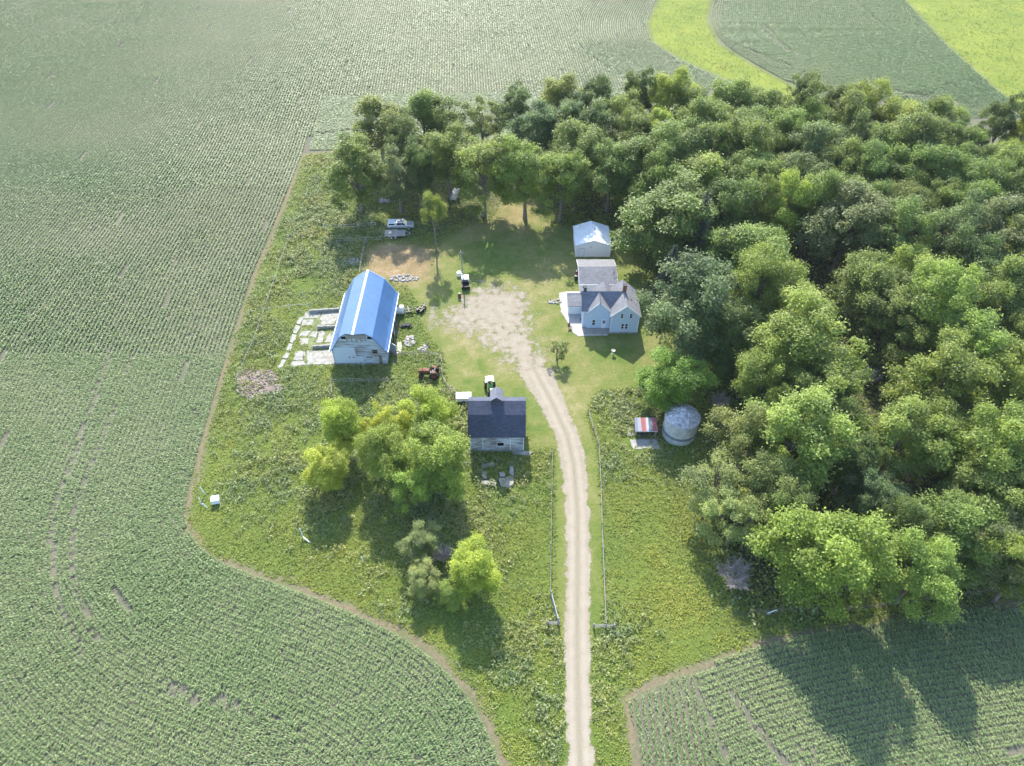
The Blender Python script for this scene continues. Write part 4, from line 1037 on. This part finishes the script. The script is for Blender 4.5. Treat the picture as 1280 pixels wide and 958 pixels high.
for i, (poly, lb) in enumerate([([(601,583),(617,580),(618,583),(603,586)], 'long thin slab remnant in the corn crib shadow'), ([(602,592),(607,591),(609,599),(604,600)], 'small dark slab remnant in the corn crib shadow'),
        ([(624,592),(630,591.5),(632,597),(625,597.5)], 'small pale slab remnant in the middle of the corn crib shadow'), ([(637,585),(641.5,584),(642.5,597),(637,594)], 'upright pale slab remnant near the corn crib corner'),
        ([(623,600),(641,597.5),(642,606),(636,611),(626,609)], 'largest slab remnant at the outer edge of the corn crib shadow'), ([(601,602),(613,603),(621,605),(619,609),(604,607)], 'dark slab remnant at the near edge of the corn crib shadow')]):
    p = G2(poly); c_ = p.mean(0)
    tag(MB().flat([tuple(q) for q in p], -.05, .34).build('concrete_slab', M['concrete']), lb, 'concrete slab')
p = G2([(640,563.5),(667,566),(661,570),(641,569)])
tag(MB().flat([tuple(q) for q in p], -.05, .2).build('concrete_slab', M['concrete']), 'pale concrete apron at the east corner of the corn crib', 'concrete slab')

# ------------------------------------------------------------------ vehicles and machines (local coordinates, +X forward)
def wheel(parent, x, y, r, wd, rim='rim', tyre='rubber'):
    o = MB().tube((x, y-wd/2, r), (x, y+wd/2, r), r, n=18).build('wheel', M[tyre], parent, local=True)
    MB().tube((x, y-wd/2-.01, r), (x, y+wd/2+.01, r), r*.55, n=14).build('rim', M[rim], o, local=True); return o
P = G(501, 285)
tk = empty('pickup_truck', (P[0], P[1], 0), 'silver pickup truck with white topper parked beside the flatbed trailer', 'pickup', None, R(4))
side = [(-2.75, .5), (2.72, .5), (2.78, .75), (2.7, 1.0), (1.35, 1.12), (-2.75, 1.1)]
MB().prism(side, -.93, .93, 'Y').build('body', M['silver'], tk, local=True, bevel=.06)
cab = [(-.85, 1.1), (1.4, 1.12), (.75, 1.78), (-.7, 1.8)]
MB().prism(cab, -.8, .8, 'Y').build('cab', M['silver'], tk, local=True, bevel=.05)
MB().prism([(-2.7, 1.1), (-.9, 1.1), (-.92, 1.78), (-2.6, 1.78)], -.85, .85, 'Y').build('topper', M['trim'], tk, local=True, bevel=.05)
for s in (-1, 1):
    y0, y1 = sorted((s*.785, s*.815)); y2, y3 = sorted((s*.83, s*.87))
    MB().prism([(.35, 1.2), (1.08, 1.2), (.68, 1.68), (.35, 1.68)], y0, y1).build('window', M['glass'], tk, local=True)
    MB().prism([(-.65, 1.2), (.25, 1.2), (.25, 1.68), (-.6, 1.68)], y0, y1).build('window', M['glass'], tk, local=True)
    MB().prism([(-2.4, 1.25), (-1.15, 1.25), (-1.15, 1.62), (-2.35, 1.62)], y2, y3).build('window', M['glass'], tk, local=True)
    MB().cbox((2.74, s*.68, .86), (.1, .36, .16)).build('headlight', M['trim'], tk, local=True)
    MB().cbox((-2.76, s*.78, .9), (.06, .16, .3)).build('taillight', M['redrust'], tk, local=True)
    MB().cbox((.95, s*1.0, 1.25), (.12, .18, .16)).build('mirror', M['black'], tk, local=True)
MB().add([(1.37, -.7, 1.15), (1.37, .7, 1.15), (.82, .64, 1.72), (.82, -.64, 1.72)], [(0, 1, 2, 3)]).build('windscreen', M['glass'], tk, local=True)
MB().cbox((2.8, 0, .58), (.12, 1.8, .2)).build('bumper', M['rim'], tk, local=True)
for x in (-1.75, 1.75):
    for s in (-1, 1): wheel(tk, x, s*.85, .38, .26)
P = G(494.5, 295)
tl = empty('flatbed_trailer', (P[0], P[1], 0), 'flatbed trailer with pale deck and two small white-rimmed axles beside the pickup', 'trailer', None, R(2))
MB().box(-2.3, -1.0, .62, 2.1, 1.0, .74).build('deck', M['wood'], tl, local=True)
fr = MB(); fr.box(-2.34, -1.06, .56, 2.14, -1.0, .8); fr.box(-2.34, 1.0, .56, 2.14, 1.06, .8); fr.box(2.1, -1.0, .56, 2.16, 1.0, .8)
fr.build('frame', M['grey'], tl, local=True)
MB().cbox((-1.5, .1, .86), (1.3, 1.5, .22)).build('pallet_load', M['palestone'], tl, local=True)
tg = MB(); tg.tube((2.1, -.8, .6), (3.3, 0, .55), .05); tg.tube((2.1, .8, .6), (3.3, 0, .55), .05); tg.tube((3.1, 0, .05), (3.1, 0, .8), .05)
tg.build('drawbar', M['grey'], tl, local=True)
for x in (-.75, .1):
    for s in (-1, 1): wheel(tl, x, s*1.2, .33, .22, 'trim')
for s in (-1, 1): MB().box(-1.2, s*1.2-.14, .7, .55, s*1.2+.14, .73).build('mudguard', M['grey'], tl, local=True)

P = G(582, 357)
ct = empty('utility_cart', (P[0], P[1], 0), 'white utility cart with black cargo bed standing beside the pole', 'utility cart', None, R(95))
MB().prism([(-.2, .35), (1.55, .35), (1.6, .62), (1.2, .85), (-.2, .8)], -.72, .72).build('body', M['white'], ct, local=True, bevel=.04)
MB().box(-.15, -.7, 1.78, 1.0, .7, 1.86).build('cab_roof', M['white'], ct, local=True)
cg = MB()
for x, x2 in ((-.1, -.1), (1.2, .95)):
    for s in (-1, 1): cg.tube((x, s*.66, .8), (x2, s*.64, 1.8), .035, n=6)
cg.build('roll_cage', M['black'], ct, local=True)
MB().box(.0, -.6, .8, .45, .6, 1.0).build('seat', M['seat'], ct, local=True); MB().box(-.1, -.6, 1.0, .02, .6, 1.45).build('backrest', M['seat'], ct, local=True)
bd = MB(); bd.box(-1.75, -.72, .6, -.22, .72, .7); bd.box(-1.75, -.72, .7, -.22, -.66, 1.02); bd.box(-1.75, .66, .7, -.22, .72, 1.02); bd.box(-1.75, -.66, .7, -1.69, .66, 1.02); bd.box(-.28, -.66, .7, -.22, .66, 1.02)
bd.build('cargo_bed', M['black'], ct, local=True)
MB().tube((.75, -.2, .85), (.6, -.25, 1.2), .03).build('steering_column', M['black'], ct, local=True)
for x in (-1.1, 1.1):
    for s in (-1, 1): wheel(ct, x, s*.7, .32, .24)

def tractor(px, py, rz, label, body, wheelc, sc_=1., canopy=None, cat='tractor', loader=True):
    P = G(px, py); t = empty('tractor', (P[0], P[1], 0), label, cat, None, rz); t.scale = (sc_,)*3
    MB().prism([(0, .75), (1.7, .72), (1.75, 1.15), (1.6, 1.32), (0, 1.35)], -.32, .32).build('hood', M[body], t, local=True, bevel=.05)
    MB().box(-1.0, -.3, .5, 1.6, .3, .76).build('chassis', M['black'], t, local=True)
    MB().box(-.75, -.28, 1.0, -.3, .28, 1.12).build('seat', M['seat'], t, local=True); MB().box(-.85, -.28, 1.12, -.74, .28, 1.5).build('backrest', M['seat'], t, local=True)
    for s in (-1, 1):
        MB().prism([(-1.2, 1.0), (-.2, 1.0), (-.35, 1.38), (-.95, 1.4)], *sorted((s*.42, s*.78))).build('fender', M[body], t, local=True)
        wheel(t, -.65, s*.72, .68, .36, wheelc); wheel(t, 1.35, s*.6, .38, .24, wheelc)
    MB().tube((.15, 0, 1.3), (-.15, 0, 1.6), .03).build('steering_wheel', M['black'], t, local=True)
    MB().tube((1.1, .1, 1.3), (1.1, .1, 1.95), .04).build('exhaust', M['black'], t, local=True)
    if canopy:
        MB().box(-1.05, -.65, 2.1, .1, .65, 2.17).build('canopy', M[canopy], t, local=True)
        pb = MB()
        for s in (-1, 1): pb.tube((-.95, s*.5, 1.0), (-.95, s*.5, 2.1), .04, n=6)
        pb.build('roll_bar', M['black'], t, local=True)
    if loader:
        la = MB()
        for s in (-1, 1): la.tube((-.1, s*.45, 1.2), (1.7, s*.45, .9), .06, n=6); la.tube((1.7, s*.45, .9), (2.3, s*.45, .4), .06, n=6)
        la.build('loader_arms', M[body], t, local=True)
        MB().prism([(2.3, .12), (2.85, .12), (2.35, .7), (2.25, .7)], -.85, .85).build('bucket', M['grey'], t, local=True)
    return t
tractor(613, 487, R(-78), 'small green tractor with pale canopy parked behind the corn crib', 'green', 'yellow', 1.0, 'tank', loader=False)
tractor(538, 470, R(178), 'rusty brown old tractor standing in the tall weeds by the rail fence', 'rust', 'redrust', 1.12, None, loader=False)
# white hay trailer by the crib
P = G(578, 501)
wt = empty('cargo_trailer', (P[0], P[1], 0), 'small white flat-topped trailer tucked behind the corn crib', 'trailer', None, R(2))
MB().box(-1.0, -.75, .5, 1.5, .75, 1.25).build('box', M['trim'], wt, local=True, bevel=.03)
for s in (-1, 1): wheel(wt, .2, s*.85, .33, .2)
MB().tube((-1.0, 0, .5), (-2.0, 0, .42), .05).build('drawbar', M['rust'], wt, local=True)
MB().tube((-1.75, 0, .02), (-1.75, 0, .7), .04).build('jack', M['rust'], wt, local=True)

# utility pole
b0, t0 = G(579.5, 352), np.array([-9.55, 113.6, 7.1]); b0[0] = -9.55
pl = empty('utility_pole', tuple(b0), 'bare wooden utility pole at the edge of the gravel yard', 'utility pole')
MB().tube((0, 0, -.3), (-.25, 0, 7.2), .15, .11, 10).build('pole', M['wood'], pl, local=True)
MB().tube((-.8, 0, 6.75), (.35, 0, 6.75), .06, n=6).build('crossarm', M['wood'], pl, local=True)
MB().box(-.35, -.28, 1.3, .0, -.12, 2.0).build('meter_box', M['grey'], pl, local=True)
for x in (-.7, .25): MB().lathe((x, 0, 6.8), [(.05, 0), (.07, .08), (.03, .18)], 8).build('insulator', M['black'], pl, local=True)

# ------------------------------------------------------------------ small yard things
def drum(px, py, r, h, mat, label, cat='barrel', name='barrel', lidmat='black'):
    P = G(px, py); t = empty(name, tuple(P), label, cat)
    MB().lathe((0, 0, 0), [(r, 0), (r, h*.33), (r*1.05, h*.35), (r, h*.37), (r, h*.66), (r*1.05, h*.68), (r, h*.7), (r, h)], 18).build('body', M[mat], t, local=True)
    MB().lathe((0, 0, h), [(r*.9, 0), (r*.9, .03), (r*.2, .05)], 18).build('lid', M[lidmat], t, local=True)
drum(574.5, 372, .3, 1.0, 'redrust', 'dark red barrel on the grass beside the utility pole')
drum(574, 345, .42, .9, 'tank', 'small white drum behind the utility pole', lidmat='tank')
drum(721.5, 344, .33, 1.0, 'redrust', 'dark red bin against the west wall of the grey garage', 'bin', 'bin')
drum(719.8, 350, .33, .95, 'black', 'black bin just in front of the dark red one by the grey garage', 'bin', 'bin')
P = G(505, 392)
tn = empty('water_tank', (P[0]-1.0, P[1], 0), 'big white plastic tank lying against the east side of the barn', 'tank')
MB().tube((-1.1, 0, .95), (1.1, 0, .95), .85, n=24).build('body', M['tank'], tn, local=True, bevel=.1)
MB().lathe((0, 0, 1.75), [(.25, 0), (.25, .12), (.2, .15)], 14).build('lid', M['black'], tn, local=True)
for x in (-.7, .7): MB().prism([(-.7, 0), (.7, 0), (.55, .4), (-.55, .4)], x-.08, x+.08, 'X').build('cradle', M['darkwood'], tn, local=True)
def implement(px, py, rz, label, n, wd, mat='black', nm='disc_harrow'):
    P = G(px, py); t = empty(nm, tuple(P), label, 'farm implement', None, rz)
    f = MB(); f.box(-wd/2, -.06, .62, wd/2, .06, .74); f.box(-wd/2, -.86, .62, wd/2, -.74, .74); f.box(-.06, -.74, .63, .06, 1.1, .73); f.tube((-wd/3, 0, .7), (0, 1.1, .7), .05); f.tube((wd/3, 0, .7), (0, 1.1, .7), .05)
    f.build('frame', M[mat], t, local=True)
    for i in range(n):
        x = -wd/2 + wd*(i+.5)/n
        for y in (0, -.8):
            d = MB(); d.tube((x-.015, y, .32), (x+.015, y, .32), .32, n=14); d.tube((x, y, .32), (x, y, .66), .03, n=5); d.build('disc', M['rust' if i % 2 else mat], t, local=True)
implement(511, 390, R(15), 'dark disc harrow beside the white tank', 5, 1.5)
implement(523, 390, R(60), 'black toothed implement, smaller of the two east of the white tank', 3, 1.0)
implement(530, 385.5, R(-20), 'black toothed implement farthest from the barn', 3, 1.1)
for dx, dy, z, lb in [(-.75, 0, 0, 'black tyre lying at the barn end of the tyre heap'), (0, .1, 0, 'black tyre lying in the middle of the tyre heap'), (.75, -.05, 0, 'black tyre at the gravel end of the tyre heap'), (-.35, .05, .28, 'black tyre on top of the heap, nearer the barn'), (.4, .1, .28, 'black tyre on top of the heap, nearer the gravel yard')]:
    P = G(507.5, 409)
    tag(MB().lathe((0, 0, 0), [(.22, .02), (.42, 0), (.46, .08), (.46, .2), (.42, .28), (.22, .26)], 20).build('tyre', M['rubber']), lb, 'tyre').location = (P[0]+dx, P[1]+dy, z+.01)
rr = random.Random(11)
def heap(px, py, rx, ry, n, r0, r1, mat, label, nm='rubble', hz=.3, cat='rubble'):
    P = G(px, py); mb = MB()
    for i in range(n):
        a, q = rr.uniform(0, 6.283), math.sqrt(rr.random()); r = rr.uniform(r0, r1)
        mb.rock((P[0]+rx*q*math.cos(a), P[1]+ry*q*math.sin(a), r*.3 + hz*(1-q)*rr.random()), r, rr, rr.uniform(.4, .8))
    o = mb.build(nm, M[mat]); return tag(o, label, cat, kind='stuff')
heap(322, 480, 3.5, 3.4, 700, .07, .3, 'stone', 'heap of pinkish field stones between the barn and the cornfield', 'stone_heap', .2, 'stone heap')
heap(305, 472, 1.3, 2.0, 150, .07, .28, 'stone', 'heap of pinkish field stones between the barn and the cornfield', 'stone_heap', .12, 'stone heap')
heap(342, 487, 2.0, 1.2, 150, .07, .28, 'stone', 'heap of pinkish field stones between the barn and the cornfield', 'stone_heap', .12, 'stone heap')
heap(512, 427, 1.0, 1.4, 60, .12, .4, 'palestone', 'heap of white broken rubble east of the barn', 'rubble')
heap(529, 437, .9, .8, 36, .12, .38, 'palestone', 'smaller white rubble heap beside a dark scrap piece', 'rubble')
heap(505, 348, 3.0, 1.2, 110, .1, .3, 'palestone', 'scatter of pale broken concrete at the near edge of the straw patch', 'rubble', .1)
heap(437, 327, 1.7, 1.5, 100, .1, .28, 'concrete', 'low grey ash heap in the weeds behind the barn', 'rubble', .25)
heap(694, 377, 1.3, .8, 26, .12, .3, 'palestone', 'low ring of pale garden stones at the patio corner', 'garden_stones', .05, 'stones')
heap(481, 252, 1.4, 1.0, 40, .15, .45, 'concrete_dark', 'grey debris heap under the trees behind the pickup', 'rubble', .4)
heap(1100, 118, 6, .5, 1, .01, .02, 'stone', 'x') if False else None
def board(p0, p1, w_, h0, h1, mat, label, nm='board', cat='board', th=.06):
    a, b_ = G(*p0), G(*p1); a[2] = h0; b_[2] = h1; d = b_ - a; n = np.array([-d[1], d[0], 0]); n /= np.linalg.norm(n)
    o = MB().slab([a - n*w_/2, b_ - n*w_/2, b_ + n*w_/2, a + n*w_/2], th).build(nm, M[mat]); return tag(o, label, cat)
board((500,428), (499,442), .75, .1, .1, 'trim', 'long white board lying along the barn path', th=.08)
board((531,434), (537,432), .5, .3, .6, 'black', 'dark scrap sheet leaning on the smaller rubble heap', 'scrap_sheet', 'scrap')
board((566,252), (572,243), 1.5, .4, 1.6, 'grey', 'blue-grey metal sheet leaning in the shade of the tree row', 'metal_sheet', 'sheet')
# barn path
pave('barn_path', G2([(489,456),(497,456),(499.5,392),(497.5,392)]), 'bare reddish dirt path along the east wall of the barn', .02, 'darkwood')
# white cabinet and fallen posts in the west corner
P = G(271, 628)
cb = empty('white_box', tuple(P), 'white box cabinet standing in the west corner of the meadow', 'box', None, R(12))
MB().box(-.5, -.45, .15, .5, .45, .95).build('body', M['trim'], cb, local=True); MB().box(-.56, -.5, .95, .56, .5, 1.02).build('lid', M['trim'], cb, local=True)
for x in (-.4, .4): MB().box(x-.07, -.4, 0, x+.07, .4, .15).build('foot', M['darkwood'], cb, local=True)
def post(px, py, h, mat, label, lean=(0, 0), r=.07):
    P = G(px, py); t = empty('post', tuple(P), label, 'post')
    MB().tube((0, 0, -.2), (lean[0], lean[1], h), r, r*.9, 8).build('shaft', M[mat], t, local=True)
    MB().lathe((lean[0], lean[1], h), [(r*1.1, 0), (r*1.1, .05), (r*.4, .09)], 8).build('cap', M[mat], t, local=True)
post(257, 619, 1.6, 'trim', 'leaning white post just north of the white box', (-.35, .2))
post(252, 631, 1.5, 'trim', 'white post west of the white box', (.1, 0))
post(260, 635, .7, 'trim', 'short leaning white post south of the white box', (-.6, .2))
post(379, 672, 2., 'trim', 'white post of the broken corner brace in the south meadow', (-.05, .1))
post(454, 703, 1.2, 'trim', 'short white post in the tree shadow of the south meadow')
board((379,673), (388,679), .16, .5, .1, 'trim', 'white rail lying off the broken corner brace', 'rail', 'rail')
# fences: each one thing, every post a part
def fence(pts, label, h=1.1, every=2.6, rails=(.55, 1.0), mat='wood', railmat=None, r=.07, rr_=.035, cat='fence', wire=False):
    Q = G2(pts); P0 = Q[0]
    t = empty('fence', (P0[0], P0[1], 0), label, cat)
    Ls = np.r_[0, np.cumsum(np.linalg.norm(np.diff(Q, axis=0), axis=1))]; n = max(2, int(round(Ls[-1]/every)) + 1); s = np.linspace(0, Ls[-1], n)
    W_ = np.c_[np.interp(s, Ls, Q[:, 0]), np.interp(s, Ls, Q[:, 1])]; rd = random.Random(int(pts[0][0]))
    for x, y in W_:
        MB().tube((x, y, -.2), (x + rd.gauss(0, .06), y + rd.gauss(0, .06), h*rd.uniform(.95, 1.1)), r, r*.85, 6).build('post', M[mat], t)
    for z in rails:
        mb = MB()
        for (x0, y0), (x1, y1) in zip(W_[:-1], W_[1:]): mb.tube((x0, y0, z), (x1, y1, z), rr_, n=5)
        mb.build('wire' if wire else 'rail', M[railmat or mat], t)
fence([(486,446),(520,445.5),(549,445),(553,452),(553,470)], 'weathered rail fence from the barn corner round the weedy pen', 1.25, 2.4, mat='wood')
fence([(553,472),(557,482),(563,491),(572,497),(583,502)], 'weathered rail fence curving from the pen to the corn crib', 1.25, 2.2, mat='wood')
fence([(415,480),(440,478.5),(465,480),(484,479)], 'broken grey rail fence in the shadow of the barn front', 1.1, 3., mat='wood')
fence([(415,482),(415.5,496)], 'short post fence running away from the barn shadow', 1.1, 2.)
fence([(690.5,566),(690,600),(689,650),(688.5,700),(688,744)], 'post and wire fence along the west side of the driveway', 1.25, 3.6, (.5, .85, 1.15), 'wood', 'wood', .075, .016, wire=True)
fence([(735,517),(737,530),(746,545),(749,565),(751,620),(753,680),(755.5,745),(757,784)], 'post and wire fence along the east side of the driveway', 1.25, 3.6, (.5, .85, 1.15), 'wood', 'wood', .075, .016, wire=True)
fence([(422,304),(445,303.5),(479,302.5),(480,294)], 'pale pipe rail fence below the flatbed trailer', 1.2, 3., (.6, 1.15), 'wood', 'wood', .05, .035)
fence([(405,288),(428,287),(455,286),(470,284)], 'old wire fence in the tree shade west of the pickup', 1.3, 3.2, (.7, 1.2), 'trim', 'grey', .05, .025, wire=True)
fence([(450,346),(452,330),(455,316),(457,305)], 'post fence between the straw patch and the weeds behind the barn', 1.2, 2.6, (.6, 1.1), 'wood')
fence([(313,395),(352,388),(386,386)], 'thin wire fence across the weeds north of the broken slab lot', 1.2, 4., (1.1,), 'trim', 'grey', .06, .02, wire=True)
fence([(296,480),(318,430),(338,372),(362,300)], 'overgrown wire fence along the cornfield edge west of the barn', 1.1, 5., (1.0,), 'wood', 'grey', .06, .02, wire=True)
fence([(935,768),(970,766),(1060,764),(1130,757),(1200,746),(1290,736)], 'dark wire fence between the wood and the near cornfield', 1.2, 4.2, (.4, .8, 1.15), 'darkwood', 'darkwood', .07, .02, wire=True)
def gate(px0, px1, label, h=1.2, n=5, mat='grey'):
    a, b_ = G2([px0, px1]); d = b_ - a; L = np.linalg.norm(d); t = empty('gate', (a[0], a[1], 0), label, 'gate', None, math.atan2(d[1], d[0]))
    mb = MB()
    for i in range(n): mb.tube((0, 0, .2 + (h-.2)*i/(n-1)), (L, 0, .2 + (h-.2)*i/(n-1)), .035, n=6)
    for x in (0, L/2, L): mb.tube((x, 0, .2), (x, 0, h), .035, n=6)
    mb.build('bars', M[mat], t, local=True)
    for x in (-.12, L+.12): MB().tube((x, 0, -.2), (x, 0, h+.2), .1, n=8).build('post', M['wood'], t, local=True)
gate((689,747), (697,778), 'open tube gate swung back beside the driveway', 1.25)
gate((686,782), (697,781.5), 'short pale gate panel at the west side of the lane mouth', 1.0, 5, 'wood')
gate((743,785), (766,785.5), 'pale wooden barrier panel east of the lane', .9, 4, 'wood')
# white bent pipe by the wood, lawn ornament, patio chair
P = G(967, 767); t = empty('pipe_stand', tuple(P), 'bent white pipe stand beside the near edge of the wood', 'pipe')
MB().tube((-.7, 0, .1), (.1, 0, .9), .06).tube((.1, 0, .9), (.5, .2, .2), .06).build('pipe', M['trim'], t, local=True)
MB().cbox((-.7, 0, .06), (.5, .4, .12)).build('base', M['concrete'], t, local=True)
P = G(766, 443); t = empty('bird_bath', tuple(P), 'pale stone bird bath on the lawn at the tip of the house shadow', 'bird bath')
MB().lathe((0, 0, 0), [(.25, 0), (.22, .08), (.1, .15), (.09, .7), (.16, .78)], 16).build('pedestal', M['palestone'], t, local=True)
MB().lathe((0, 0, .78), [(.16, 0), (.38, .1), (.4, .16), (.34, .12), (.1, .06)], 18).build('bowl', M['palestone'], t, local=True)
def chair(px, py, rz, label):
    P = G(px, py); P[2] = .06; t = empty('garden_chair', tuple(P), label, 'chair', None, rz)
    MB().box(-.28, -.28, .4, .28, .28, .45).build('seat', M['darkwood'], t, local=True)
    MB().slab([(-.28, .26, .45), (.28, .26, .45), (.28, .42, 1.0), (-.28, .42, 1.0)], .04).build('backrest', M['darkwood'], t, local=True)
    for x in (-.24, .24):
        for y in (-.24, .24): MB().box(x-.03, y-.03, 0, x+.03, y+.03, .4).build('leg', M['darkwood'], t, local=True)
chair(712.5, 411, R(40), 'brown garden chair on the pale part of the patio')
chair(727, 401, R(-150), 'dark garden chair by the house wall in the mudroom shadow')
# ------------------------------------------------------------------ summer haze: one even box of air round everything
me = bpy.data.meshes.new('haze'); x0, x1, y0, y1, z0, z1 = -900, 900, -300, 1200, -1.0, 92
me.from_pydata([(x0,y0,z0),(x1,y0,z0),(x1,y1,z0),(x0,y1,z0),(x0,y0,z1),(x1,y0,z1),(x1,y1,z1),(x0,y1,z1)], [], [(3,2,1,0),(4,5,6,7),(0,1,5,4),(1,2,6,5),(2,3,7,6),(3,0,4,7)])
hz = bpy.data.objects.new('haze', me); col.objects.link(hz)
m = bpy.data.materials.new('haze_air'); m.use_nodes = True; nt = m.node_tree
nt.nodes.remove(nt.nodes['Principled BSDF'])
pv = nt.nodes.new('ShaderNodeVolumePrincipled'); pv.inputs['Density'].default_value = .00006; pv.inputs['Color'].default_value = (.86, .93, 1, 1); pv.inputs['Anisotropy'].default_value = 0.
nt.links.new(pv.outputs[0], nt.nodes['Material Output'].inputs['Volume']); me.materials.append(m)
tag(hz, 'thin summer haze over the farm and fields', 'haze', kind='stuff')
